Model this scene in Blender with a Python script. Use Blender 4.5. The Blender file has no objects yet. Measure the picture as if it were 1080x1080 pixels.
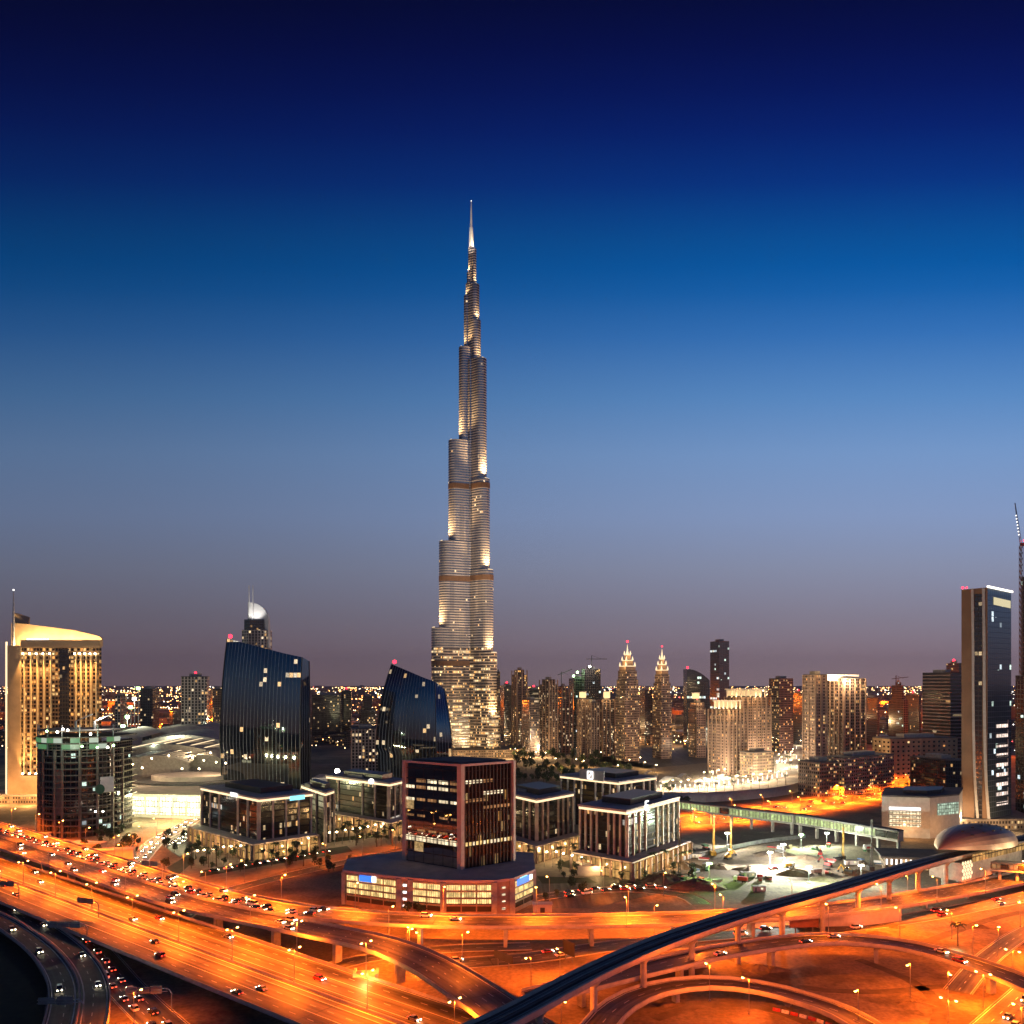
import bpy, math, random
from mathutils import Vector, Matrix
random.seed(11)
R = math.radians
S = bpy.context.scene
COL = S.collection
# ---------------------------------------------------------------- camera
F, H = 900.0, 110.0                     # focal length in photo pixels, eye height (m)
cam = bpy.data.cameras.new('camera'); camo = bpy.data.objects.new('camera', cam); COL.objects.link(camo)
camo.location = (0, 0, H); camo.rotation_euler = (R(90), 0, 0)
cam.sensor_width = 36; cam.lens = 30; cam.shift_y = 180/1080; cam.clip_start = 1; cam.clip_end = 90000
S.camera = camo
# ---------------------------------------------------------------- sky
W = bpy.data.worlds.new('World'); S.world = W; W.use_nodes = True
nt = W.node_tree; nt.nodes.clear()
def wn(t): return nt.nodes.new(t)
tc = wn('ShaderNodeTexCoord'); sp = wn('ShaderNodeSeparateXYZ'); nt.links.new(tc.outputs['Generated'], sp.inputs[0])
def lin(c): return tuple((v/255/12.92 if v <= 10.3 else ((v/255+.055)/1.055)**2.4) for v in c)
ramp = wn('ShaderNodeValToRGB'); ramp.color_ramp.interpolation = 'LINEAR'
stops = [  # photo row -> sky colour
 (780,(128,104,104)),(735,(142,118,120)),(715,(143,121,126)),(690,(138,120,130)),(650,(132,127,144)),(600,(132,140,166)),(545,(127,148,187)),(480,(112,146,193)),(421,(84,132,188)),
 (356,(48,108,176)),(310,(16,92,164)),(283,(0,84,156)),(255,(0,76,146)),(195,(0,48,124)),(140,(0,30,104)),(97,(0,20,88)),(50,(0,12,72)),(0,(0,7,56)),(-400,(0,4,40))]
els = []
for py, c in stops:
    s = math.sin(math.atan2(720-py, F)); els.append(((s+.06)/1.06, lin(c)))
cr = ramp.color_ramp
while len(cr.elements) < len(els): cr.elements.new(.5)
for e, (p, c) in zip(cr.elements, els): e.position = max(0, p)
for e, (p, c) in zip(sorted(cr.elements, key=lambda e: e.position), els): e.position = max(0, p); e.color = (*c, 1)
mp = wn('ShaderNodeMapRange'); mp.inputs[1].default_value = -.06; mp.inputs[2].default_value = 1
def wm(op, x, y=None):                    # the bands of dusk lie level from side to side (less so behind the viewer)
    n = wn('ShaderNodeMath'); n.operation = op
    for i, q in enumerate((x, y)):
        if q is None: continue
        if isinstance(q, (int, float)): n.inputs[i].default_value = q
        else: nt.links.new(q, n.inputs[i])
    return n.outputs[0]
sx, sy, sz = sp.outputs[0], sp.outputs[1], sp.outputs[2]
den = wm('SQRT', wm('ADD', wm('ADD', wm('MULTIPLY', sz, sz), wm('MULTIPLY', sy, sy)), wm('MULTIPLY', wm('MULTIPLY', sx, sx), .12)))
nt.links.new(wm('DIVIDE', sz, den), mp.inputs[0]); nt.links.new(mp.outputs[0], ramp.inputs[0])
sky = wn('ShaderNodeTexSky'); sky.sky_type = 'NISHITA'; sky.sun_disc = False
sky.sun_elevation = R(-4); sky.sun_rotation = R(250); sky.altitude = 100; sky.dust_density = 3
bg1 = wn('ShaderNodeBackground'); bg2 = wn('ShaderNodeBackground'); ad = wn('ShaderNodeAddShader'); wo = wn('ShaderNodeOutputWorld')
bg1.inputs[1].default_value = 1.0; bg2.inputs[1].default_value = .05
az = wn('ShaderNodeMapRange'); az.inputs[1].default_value = -.62; az.inputs[2].default_value = .55; az.inputs[3].default_value = .56; az.inputs[4].default_value = 1.14   # the west, to the right, still glows
az.interpolation_type = 'SMOOTHSTEP'; nt.links.new(sp.outputs[0], az.inputs[0]); nt.links.new(az.outputs[0], bg1.inputs[1])
nt.links.new(ramp.outputs[0], bg1.inputs[0]); nt.links.new(sky.outputs[0], bg2.inputs[0])
nt.links.new(bg1.outputs[0], ad.inputs[0]); nt.links.new(bg2.outputs[0], ad.inputs[1]); nt.links.new(ad.outputs[0], wo.inputs[0])
# the sun is well below the horizon: the sky itself is the only daylight left
S.view_settings.view_transform = 'Standard'; S.view_settings.look = 'None'; S.view_settings.exposure = 0; S.view_settings.gamma = 1
S.render.engine = 'CYCLES'
try:
    S.cycles.use_denoising = True; S.cycles.max_bounces = 4; S.cycles.diffuse_bounces = 2; S.cycles.glossy_bounces = 2
    S.cycles.sample_clamp_indirect = 4; S.cycles.use_light_tree = True; S.cycles.caustics_reflective = False; S.cycles.volume_bounces = 0
except Exception: pass

# ---------------------------------------------------------------- geometry helpers
def G(px, py, z=0.0):                    # photo pixel seen at height z -> world point
    d = (H-z)*F/(py-720); return Vector(((px-540)/F*d, d, z))
def X(px, d): return (px-540)/F*d
def Z(py, d): return H+(720-py)*d/F
def rot2(x, y, a): return (x*math.cos(a)-y*math.sin(a), x*math.sin(a)+y*math.cos(a))

class MB:
    def __init__(s): s.v = []; s.f = []; s.uv = []; s.m = []
    def quad(s, pts, uv=None, m=0):
        i = len(s.v); s.v += [tuple(p) for p in pts]; s.f.append(tuple(range(i, i+len(pts))))
        s.uv += uv if uv else [(p[0], p[1]) for p in pts]; s.m.append(m)
    def prism(s, poly, z0, z1, top=True, bottom=False, m=0, mt=None, tops=None, poly1=None):
        n = len(poly); u = 0; P1 = poly1 or poly
        area = sum(poly[i][0]*poly[(i+1) % n][1]-poly[(i+1) % n][0]*poly[i][1] for i in range(n))
        if area < 0: poly = poly[::-1]; P1 = P1[::-1]; tops = tops[::-1] if tops else None
        zt = tops or [z1]*n
        for i in range(n):
            a, b = poly[i], poly[(i+1) % n]; a1, b1 = P1[i], P1[(i+1) % n]; L = math.hypot(b[0]-a[0], b[1]-a[1])
            s.quad([(a[0],a[1],z0),(b[0],b[1],z0),(b1[0],b1[1],zt[(i+1)%n]),(a1[0],a1[1],zt[i])],
                   [(u,z0),(u+L,z0),(u+L,zt[(i+1)%n]),(u,zt[i])], m)
            u += L
        if top: s.quad([(p[0],p[1],zt[i]) for i, p in enumerate(P1)], None, m if mt is None else mt)
        if bottom: s.quad([(p[0],p[1],z0) for p in poly[::-1]], None, m if mt is None else mt)
        return s
    def box(s, c, sz, a=0, m=0):
        hx, hy, hz = sz[0]/2, sz[1]/2, sz[2]/2
        poly = [(c[0]+rot2(x, y, a)[0], c[1]+rot2(x, y, a)[1]) for x, y in ((-hx,-hy),(hx,-hy),(hx,hy),(-hx,hy))]
        return s.prism(poly, c[2]-hz, c[2]+hz, True, True, m)
    def bar(s, p, q, w, h=None, m=0):      # box beam between two points
        p, q = Vector(p), Vector(q); d = (q-p); L = d.length; d.normalize(); h = h or w
        up = Vector((0,0,1)) if abs(d.z) < .95 else Vector((1,0,0))
        a = d.cross(up).normalized()*w/2; b = a.cross(d).normalized()*h/2
        c = [p-a-b, p+a-b, p+a+b, p-a+b]; e = [x+d*L for x in c]
        for i in range(4):
            j = (i+1) % 4; s.quad([c[i],c[j],e[j],e[i]], [(0,0),(w,0),(w,L),(0,L)], m)
        s.quad(c[::-1], None, m); s.quad(e, None, m); return s
    def tube(s, pts, r, n=8, m=0, cap=True):
        pts = [Vector(p) for p in pts]; rs = r if isinstance(r, (list, tuple)) else [r]*len(pts); rings = []
        for k, p in enumerate(pts):
            d = (pts[min(k+1,len(pts)-1)]-pts[max(k-1,0)]).normalized()
            up = Vector((0,0,1)) if abs(d.z) < .9 else Vector((1,0,0))
            a = d.cross(up).normalized(); b = a.cross(d)
            rings.append([p+(a*math.cos(t)+b*math.sin(t))*rs[k] for t in [2*math.pi*i/n for i in range(n)]])
        for k in range(len(rings)-1):
            for i in range(n):
                j = (i+1) % n; s.quad([rings[k][j],rings[k][i],rings[k+1][i],rings[k+1][j]], None, m)
        if cap: s.quad(rings[0], None, m); s.quad(rings[-1][::-1], None, m)
        return s
    def ball(s, c, r, n=8, k=5, m=0, sz=1):
        pts = [(c[0], c[1], c[2]+r*sz*math.sin(t)) for t in [-math.pi/2+math.pi*i/k for i in range(k+1)]]
        rs = [max(.001*r, r*math.cos(-math.pi/2+math.pi*i/k)) for i in range(k+1)]
        for i in range(k):
            for j in range(n):
                a0, a1 = 2*math.pi*j/n, 2*math.pi*(j+1)/n
                f = lambda q, a: (pts[q][0]+rs[q]*math.cos(a), pts[q][1]+rs[q]*math.sin(a), pts[q][2])
                s.quad([f(i,a0), f(i,a1), f(i+1,a1), f(i+1,a0)], None, m)
        return s
    def sweep(s, pts, prof, closed=True, m=0, caps=True):   # profile (offset to the left, height) along a path
        nrm = normals(pts); rings = []; Ls = [0]
        for i in range(1, len(pts)): Ls.append(Ls[-1]+(pts[i]-pts[i-1]).length)
        for p, n in zip(pts, nrm): rings.append([(p.x+n.x*o, p.y+n.y*o, p.z+z) for o, z in prof])
        k = len(prof); cum = [0]
        for i in range(k): cum.append(cum[-1]+math.hypot(prof[(i+1) % k][0]-prof[i][0], prof[(i+1) % k][1]-prof[i][1]))
        for i in range(len(pts)-1):
            for j in range(k if closed else k-1):
                q = (j+1) % k
                s.quad([rings[i][q], rings[i][j], rings[i+1][j], rings[i+1][q]],
                       [(cum[j+1],Ls[i]),(cum[j],Ls[i]),(cum[j],Ls[i+1]),(cum[j+1],Ls[i+1])], m)
        if closed and caps: s.quad(rings[0], None, m); s.quad(rings[-1][::-1], None, m)
        return s
    def build(s, name, mats, parent=None, smooth=False, loc=None):
        me = bpy.data.meshes.new(name); off = Vector(loc) if loc is not None else Vector((0,0,0))
        if loc is not None: s.v = [tuple(Vector(v)-off) for v in s.v]
        me.from_pydata(s.v, [], s.f); ul = me.uv_layers.new(name='UVMap')
        flat = [c for uv in s.uv for c in uv]; ul.data.foreach_set('uv', flat)
        for mt in (mats if isinstance(mats, (list, tuple)) else [mats]): me.materials.append(mt)
        me.polygons.foreach_set('material_index', s.m)
        if smooth: me.polygons.foreach_set('use_smooth', [True]*len(s.f))
        me.update()
        o = bpy.data.objects.new(name, me); COL.objects.link(o)
        if loc is not None: o.location = off
        if parent is not None:
            o.parent = parent
            o.location = off-Vector(parent.location) if loc is not None else -Vector(parent.location)
            if parent.parent is not None and loc is None: o.location = -Vector(parent.location)-Vector(parent.parent.location)
        return o
def weld(o):                              # share vertices so that the surface shades smoothly
    import bmesh
    k = bmesh.new(); k.from_mesh(o.data); bmesh.ops.remove_doubles(k, verts=k.verts, dist=.01); k.to_mesh(o.data); k.free()
    o.data.polygons.foreach_set('use_smooth', [True]*len(o.data.polygons)); return o
def normals(pts):
    out = []
    for i in range(len(pts)):
        d = pts[min(i+1, len(pts)-1)]-pts[max(i-1, 0)]; l = math.hypot(d.x, d.y) or 1; out.append(Vector((-d.y/l, d.x/l, 0)))
    return out
def smooth(pts, step=8.0):                # Catmull-Rom, resampled
    P = [pts[0]*2-pts[1]]+list(pts)+[pts[-1]*2-pts[-2]]; out = []
    for i in range(1, len(P)-2):
        a, b, c, d = P[i-1], P[i], P[i+1], P[i+2]; n = max(2, int((c-b).length/step))
        for k in range(n):
            t = k/n; out.append(.5*((2*b)+(c-a)*t+(2*a-5*b+4*c-d)*t*t+(3*b-a-3*c+d)*t**3))
    out.append(pts[-1]); return out
def offset(pts, o, dz=0):
    return [p+n*o+Vector((0,0,dz)) for p, n in zip(pts, normals(pts))]
def along(pts, start, gap):               # points and headings at regular distances
    out = []; acc = 0; nxt = start
    for i in range(len(pts)-1):
        a, b = pts[i], pts[i+1]; L = (b-a).length
        while nxt <= acc+L and L > 0:
            t = (nxt-acc)/L; out.append((a.lerp(b, t), math.atan2(b.y-a.y, b.x-a.x))); nxt += gap if not callable(gap) else gap()
        acc += L
    return out
def inview(p, m=30):
    if p[1] < 60: return False
    px = 540+p[0]/p[1]*F; py = 720+(H-p[2])/p[1]*F
    return -m < px < 1080+m and py < 1080+m
def pix(p): return 540+p[0]/p[1]*F, 720+(H-p[2])/p[1]*F
def thing(name, label, cat, loc=(0,0,0), rz=0, group=None):
    o = bpy.data.objects.new(name, None); COL.objects.link(o); o.location = loc; o.rotation_euler = (0,0,rz); o.empty_display_size = .5
    o['label'] = label; o['category'] = cat
    if group: o['group'] = group
    return o
def tag(o, label, cat, group=None, kind=None):
    o['label'] = label; o['category'] = cat
    if group: o['group'] = group
    if kind: o['kind'] = kind
    return o
def struct(o): o['kind'] = 'structure'; return o
def dup(root, loc, rz=0, label=None, group=None, scale=None):
    r = root.copy(); COL.objects.link(r); r.location = loc; r.rotation_euler = (0,0,rz)
    if scale: r.scale = scale if isinstance(scale, tuple) else (scale,)*3
    if label: r['label'] = label
    if group: r['group'] = group
    for ch in list(root.children):
        c = ch.copy(); COL.objects.link(c); c.parent = r
        for g in ch.children:
            d = g.copy(); COL.objects.link(d); d.parent = c
    return r
ORD = ['first','second','third','fourth','fifth','sixth','seventh','eighth','ninth','tenth','eleventh','twelfth','thirteenth','fourteenth','fifteenth','sixteenth',
 'seventeenth','eighteenth','nineteenth']
TENS = {20:'twent',30:'thirt',40:'fort',50:'fift',60:'sixt',70:'sevent',80:'eight',90:'ninet'}
def ordw(i):                              # 0 -> first
    i += 1
    if i <= 19: return ORD[i-1]
    t = i//10*10; return TENS[t]+'ieth' if i % 10 == 0 else TENS[t]+'y-'+ORD[i % 10-1]
_ld = {}
def light(kind, key, loc, energy, color, parent=None, size=.3, spot=None, blend=.6, target=None):
    if (kind, key) not in _ld:
        l = bpy.data.lights.new(key, kind); l.energy = energy*(6.6 if color[2] < .06 else 1.5); l.color = color; l.shadow_soft_size = size
        if kind == 'SPOT': l.spot_size = R(spot); l.spot_blend = blend
        _ld[(kind, key)] = l
    o = bpy.data.objects.new(key, _ld[(kind, key)]); COL.objects.link(o); o.location = loc
    if target is not None: o.rotation_euler = (Vector(target)-Vector(loc)).to_track_quat('-Z', 'Y').to_euler()
    if parent is not None: o.parent = parent; o.location = Vector(loc)-Vector(parent.location)
    return o

# ---------------------------------------------------------------- materials
class NT:
    def __init__(s, name):
        s.mat = bpy.data.materials.new(name); s.mat.use_nodes = True; s.t = s.mat.node_tree; s.t.nodes.clear()
        s.out = s.n('ShaderNodeOutputMaterial'); s.b = s.n('ShaderNodeBsdfPrincipled'); s.l(s.b.outputs[0], s.out.inputs[0])
    def n(s, t): return s.t.nodes.new(t)
    def l(s, a, b): s.t.links.new(a, b)
    def put(s, sock, v):
        if hasattr(v, 'is_linked') or isinstance(v, bpy.types.NodeSocket): s.l(v, sock)
        elif isinstance(v, tuple): sock.default_value = (*v, 1)[:len(sock.default_value)] if len(v) == 3 else v
        else: sock.default_value = v
    def m(s, op, a, b=None, c=None):
        n = s.n('ShaderNodeMath'); n.operation = op
        for i, v in enumerate((a, b, c)):
            if v is not None: s.put(n.inputs[i], v)
        return n.outputs[0]
    def mix(s, f, a, b, bt='MIX'):
        n = s.n('ShaderNodeMix'); n.data_type = 'RGBA'; n.blend_type = bt
        s.put(n.inputs[0], f); s.put(n.inputs[6], a); s.put(n.inputs[7], b); return n.outputs[2]
    def xyz(s, x, y, z):
        n = s.n('ShaderNodeCombineXYZ'); s.put(n.inputs[0], x); s.put(n.inputs[1], y); s.put(n.inputs[2], z); return n.outputs[0]
    def uv(s):
        n = s.n('ShaderNodeUVMap'); n.uv_map = 'UVMap'; q = s.n('ShaderNodeSeparateXYZ'); s.l(n.outputs[0], q.inputs[0]); return q.outputs[0], q.outputs[1]
    def white(s, vec):
        n = s.n('ShaderNodeTexWhiteNoise'); s.l(vec, n.inputs[0]); return n.outputs[0], n.outputs[1]
    def noise(s, scale, detail=3, coord='Object', rough=.55, vec=None):
        n = s.n('ShaderNodeTexNoise'); n.inputs['Scale'].default_value = scale; n.inputs['Detail'].default_value = detail; n.inputs['Roughness'].default_value = rough
        if vec is None: c = s.n('ShaderNodeTexCoord'); vec = c.outputs[coord]
        s.l(vec, n.inputs['Vector']); return n.outputs[0]
    def map(s, v, a, b, c, d):
        n = s.n('ShaderNodeMapRange'); s.put(n.inputs[0], v)
        for i, q in enumerate((a, b, c, d)): n.inputs[i+1].default_value = q
        return n.outputs[0]
    def set(s, **k):
        for kk, v in k.items(): s.put(s.b.inputs[kk.replace('_', ' ')], v)
        return s.mat
def plain(name, col, rough=.6, metal=0, var=.25, scale=.4, ior=1.5):
    q = NT(name); f = q.noise(scale, 4); f2 = q.noise(scale*9, 2)
    v = q.m('ADD', q.map(f, .3, .7, 1-var, 1+var), q.map(f2, .3, .7, -var*.3, var*.3))
    c = q.mix(1.0, col, q.xyz(v, v, v), 'MULTIPLY')
    return q.set(Base_Color=c, Roughness=q.map(f2, .2, .8, max(0,rough-.08), min(1,rough+.08)), Metallic=metal, IOR=ior)
def glow(name, col, s, sample=False):
    q = NT(name); q.set(Base_Color=(.05,.05,.05), Emission_Color=col, Emission_Strength=s)
    if not sample: q.mat.cycles.emission_sampling = 'NONE'
    return q.mat
WARM = ((1,.62,.25),(1,.78,.45),(1,.48,.13)); MIXL = ((1,.7,.36),(.9,.95,1),(1,.55,.2)); COOL = ((.75,1,.85),(1,.9,.7),(.8,.95,1))
def facade(name, wall, glass, cw=4, ch=3.8, mx=.16, z0=.25, z1=.85, lit=.15, cols=WARM, s=2.0, ior=1.7, grough=.12, row=0, wrough=.7, wmetal=0, wvar=.2, rim=0):
    q = NT(name); u, v = q.uv(); U = q.m('DIVIDE', u, cw); V = q.m('DIVIDE', v, ch)
    fu, fv, iu, iv = q.m('FRACT', U), q.m('FRACT', V), q.m('FLOOR', U), q.m('FLOOR', V)
    mask = q.m('MULTIPLY', q.m('MULTIPLY', q.m('GREATER_THAN', fu, mx), q.m('LESS_THAN', fu, 1-mx)), q.m('MULTIPLY', q.m('GREATER_THAN', fv, z0), q.m('LESS_THAN', fv, z1)))
    oi = q.n('ShaderNodeObjectInfo'); rnd = q.m('MULTIPLY', oi.outputs['Random'], 91.7)
    val, colr = q.white(q.xyz(iu, iv, rnd)); sc = q.n('ShaderNodeSeparateXYZ'); q.l(colr, sc.inputs[0])
    cl = q.noise(.035, 2, vec=q.xyz(u, v, rnd)); L = q.m('LESS_THAN', val, q.m('MULTIPLY', q.map(cl, .35, .65, .25, 1.75), lit))
    if row:
        rv, _ = q.white(q.xyz(q.m('FLOOR', q.m('DIVIDE', U, 9)), iv, q.m('ADD', rnd, 3.3))); L = q.m('MAXIMUM', L, q.m('LESS_THAN', rv, row))
    lc = q.mix(sc.outputs[0], cols[0], cols[1]); lc = q.mix(q.m('GREATER_THAN', sc.outputs[1], .65), lc, cols[2])
    n1 = q.noise(.12, 4, vec=q.xyz(u, v, rnd)); wv = q.map(n1, .3, .7, 1-wvar, 1+wvar); pc, _ = q.white(q.xyz(q.m('FLOOR', q.m('DIVIDE', U, 3)), q.m('FLOOR', q.m('DIVIDE', V, 14)), q.m('ADD', rnd, 7.7))); wv = q.m('MULTIPLY', wv, q.map(pc, 0, 1, .62, 1.15)); wc = q.mix(1.0, wall, q.xyz(wv, wv, wv), 'MULTIPLY')
    st = q.m('MULTIPLY', q.m('MULTIPLY', mask, L), q.m('MULTIPLY', s, q.map(sc.outputs[2], 0, 1, .25, 1.5)))
    inner = q.noise(.9, 2, vec=q.xyz(u, v, rnd)); st = q.m('MULTIPLY', st, q.map(inner, .3, .7, .45, 1.3))
    q.set(Base_Color=q.mix(mask, wc, glass), Roughness=q.m('ADD', q.m('MULTIPLY', mask, grough-wrough), wrough), IOR=q.m('ADD', q.m('MULTIPLY', mask, ior-1.45), 1.45),
          Metallic=q.m('MULTIPLY', q.m('SUBTRACT', 1, mask), wmetal), Emission_Color=lc, Emission_Strength=st)
    q.mat.cycles.emission_sampling = 'NONE'; return q.mat
M = {}
M['concrete'] = plain('concrete', (.36,.33,.30), .8); M['pale'] = plain('pale_stone', (.52,.46,.42), .7, var=.12); M['white'] = plain('white_cladding', (.72,.70,.68), .5, var=.08)
M['dark'] = plain('dark_metal', (.035,.033,.035), .45); M['steel'] = plain('galvanised_steel', (.32,.32,.33), .4, .7); M['roof'] = plain('roof_felt', (.10,.09,.095), .85, var=.35, scale=.15)
M['roofpale'] = plain('roof_gravel', (.60,.48,.42), .9, var=.2, scale=.12); M['brick'] = plain('red_cladding', (.26,.10,.055), .7); M['tyre'] = plain('rubber', (.02,.02,.02), .8)
M['carglass'] = plain('car_glass', (.015,.017,.02), .06, ior=1.9, var=.1); M['bark'] = plain('bark', (.12,.08,.05), .9); M['bronze'] = plain('bronze_shell', (.50,.36,.25), .45, .25, var=.15, scale=.2)
M['leaf'] = plain('leaf', (.045,.07,.028), .6, var=.5, scale=1.2); M['palmleaf'] = plain('palm_leaf', (.05,.075,.03), .55, var=.45, scale=1.5)
M['red'] = glow('aviation_red', (1,.012,.03), 9); M['lampO'] = glow('sodium_lamp', (1,.45,.09), 30); M['lampW'] = glow('white_lamp', (1,.93,.75), 25); M['lampY'] = glow('warm_lamp', (1,.74,.38), 26)
M['lampG'] = glow('green_lamp', (.5,1,.35), 18); M['strip'] = glow('warm_light_strip', (1,.74,.42), 1.5); M['stripw'] = glow('white_light_strip', (1,.93,.8), 2.6)
M['head'] = glow('headlamp', (1,.84,.56), 30); M['tail'] = glow('tail_lamp', (1,.05,.02), 9)
M['blue'] = glow('blue_sign', (.03,.22,1), 1.3); M['cyan'] = glow('cyan_sign', (.25,.85,1), 1.6); M['signw'] = glow('white_sign', (1,.97,.92), 2.2)
def litglass(name, col, s, cw=1.6, ch=1.9):   # one bright glazed bay: mullions, blinds, ceiling lights
    q = NT(name); u, v = q.uv(); fu, fv = q.m('FRACT', q.m('DIVIDE', u, cw)), q.m('FRACT', q.m('DIVIDE', v, ch))
    mask = q.m('MULTIPLY', q.m('MULTIPLY', q.m('GREATER_THAN', fu, .07), q.m('LESS_THAN', fu, .93)), q.m('MULTIPLY', q.m('GREATER_THAN', fv, .06), q.m('LESS_THAN', fv, .94)))
    oi = q.n('ShaderNodeObjectInfo'); val, c = q.white(q.xyz(q.m('FLOOR', q.m('DIVIDE', u, cw)), q.m('FLOOR', q.m('DIVIDE', v, ch)), q.m('MULTIPLY', oi.outputs['Random'], 77)))
    n = q.noise(.5, 3, vec=q.xyz(u, v, q.m('MULTIPLY', oi.outputs['Random'], 31)))
    st = q.m('MULTIPLY', q.m('MULTIPLY', mask, s), q.m('MULTIPLY', q.map(val, 0, 1, .45, 1.15), q.map(n, .3, .7, .5, 1.25)))
    q.set(Base_Color=(.05,.04,.03), Roughness=.15, Emission_Color=col, Emission_Strength=st); q.mat.cycles.emission_sampling = 'NONE'; return q.mat
M['bay'] = litglass('lit_bay_yellow', (1,.68,.25), 1.6, 1.1, 99); M['bayw'] = litglass('lit_bay_white', (1,.82,.52), 1.5, 2.2, 3); M['baydim'] = litglass('lit_bay_dim', (1,.5,.2), .45, 2.0, 3)
M['shop'] = litglass('lit_arcade', (1,.55,.17), .62, 3.4, 4.8)
M['stone'] = plain('dim_stone', (.31,.215,.165), .75, var=.15); M['pil'] = plain('pilaster_stone', (.52,.44,.38), .7, var=.12); M['fin'] = plain('brown_fin', (.035,.018,.014), .5)
M['rawconc'] = plain('raw_concrete', (.15,.12,.105), .85)
# ---------------------------------------------------------------- ground
def ground_mat():
    q = NT('desert_ground'); a = q.noise(.006, 6); b = q.noise(.035, 7, rough=.7); c = q.noise(.6, 3); w = q.noise(.012, 5, rough=.7)
    f = q.map(a, .38, .62, 0, 1); col = q.mix(f, (.09,.068,.05), (.27,.195,.13)); col = q.mix(q.map(b, .47, .62, 0, .9), col, (.085,.065,.05)); col = q.mix(q.map(w, .5, .56, 0, .55), col, (.32,.25,.18))
    v = q.map(c, .3, .7, .65, 1.3); col = q.mix(1.0, col, q.xyz(v, v, v), 'MULTIPLY'); return q.set(Base_Color=col, Roughness=.92)
M['ground'] = ground_mat()
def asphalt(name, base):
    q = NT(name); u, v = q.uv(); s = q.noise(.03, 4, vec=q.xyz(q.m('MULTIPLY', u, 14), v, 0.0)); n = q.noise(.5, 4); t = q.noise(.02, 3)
    jn = q.m('GREATER_THAN', q.m('FRACT', q.m('DIVIDE', v, 36)), .012); trail_streak = q.noise(.5, 2, vec=q.xyz(u, q.m('MULTIPLY', v, .004), 3.0))  # lengthwise streaks in the base colour stand in for traffic light trails
    w = q.m('MULTIPLY', q.m('MULTIPLY', q.map(s, .3, .7, .5, 1.6), q.m('MULTIPLY', q.map(n, .3, .7, .8, 1.2), q.map(t, .35, .65, .7, 1.3))), q.m('MULTIPLY', q.map(trail_streak, .3, .7, .3, 2.0), q.m('ADD', q.m('MULTIPLY', jn, .6), .4)))
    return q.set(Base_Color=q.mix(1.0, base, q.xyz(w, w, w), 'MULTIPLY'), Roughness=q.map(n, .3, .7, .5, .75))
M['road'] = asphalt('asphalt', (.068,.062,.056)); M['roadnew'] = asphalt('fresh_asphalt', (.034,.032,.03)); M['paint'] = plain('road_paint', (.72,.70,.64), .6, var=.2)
M['pave'] = plain('paving', (.20,.165,.13), .85, var=.25, scale=.25); M['water'] = plain('water', (.012,.018,.024), .08, ior=1.4, var=.1)
M['parapet'] = plain('parapet_concrete', (.46,.41,.36), .8, var=.2, scale=.3); M['lawn'] = plain('lawn', (.02,.03,.012), .9, var=.4, scale=.3)
g = MB(); ys = [-3000, 0, 150, 300, 450, 600, 800, 1000, 1300, 1700, 2400, 4000, 8000, 16000, 28000]
xs = [-25000, -12000, -4000, -1500, -800, -400, 0, 400, 800, 1500, 4000, 12000, 25000]
for i in range(len(ys)-1):
    for j in range(len(xs)-1): g.quad([(xs[j],ys[i],0),(xs[j+1],ys[i],0),(xs[j+1],ys[i+1],0),(xs[j],ys[i+1],0)])
struct(g.build('ground', M['ground']))
def patch(name, pxs, mat, z=.02):
    b = MB(); b.quad([tuple(G(x, y, z)) for x, y in pxs]); return struct(b.build(name, M[mat]))
def fix(poly):                             # counter-clockwise
    a = sum(poly[i][0]*poly[(i+1) % len(poly)][1]-poly[(i+1) % len(poly)][0]*poly[i][1] for i in range(len(poly))); return poly if a > 0 else poly[::-1]
def cen(poly): return (sum(p[0] for p in poly)/len(poly), sum(p[1] for p in poly)/len(poly))
def scl(poly, s, c=None):
    c = c or cen(poly); return [(c[0]+(p[0]-c[0])*s, c[1]+(p[1]-c[1])*s) for p in poly]
def fit(px0, px1, d, depth, ang):          # rotated rectangle whose outline spans px0..px1, nearest corner at distance d
    w = (px1-px0)/F*d*.8; cx = X((px0+px1)/2, d+depth/2); a = R(ang)
    for _ in range(25):
        pts = [rot2(x, y, a) for x, y in ((-w/2,-depth/2),(w/2,-depth/2),(w/2,depth/2),(-w/2,depth/2))]
        my = min(p[1] for p in pts); pts = [(p[0]+cx, p[1]-my+d) for p in pts]; q = [pix((p[0],p[1],0))[0] for p in pts]
        w = max(4, w+((px1-px0)-(max(q)-min(q)))*d/F*.7); cx += ((px0+px1)/2-(max(q)+min(q))/2)*d/F
    return pts
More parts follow.
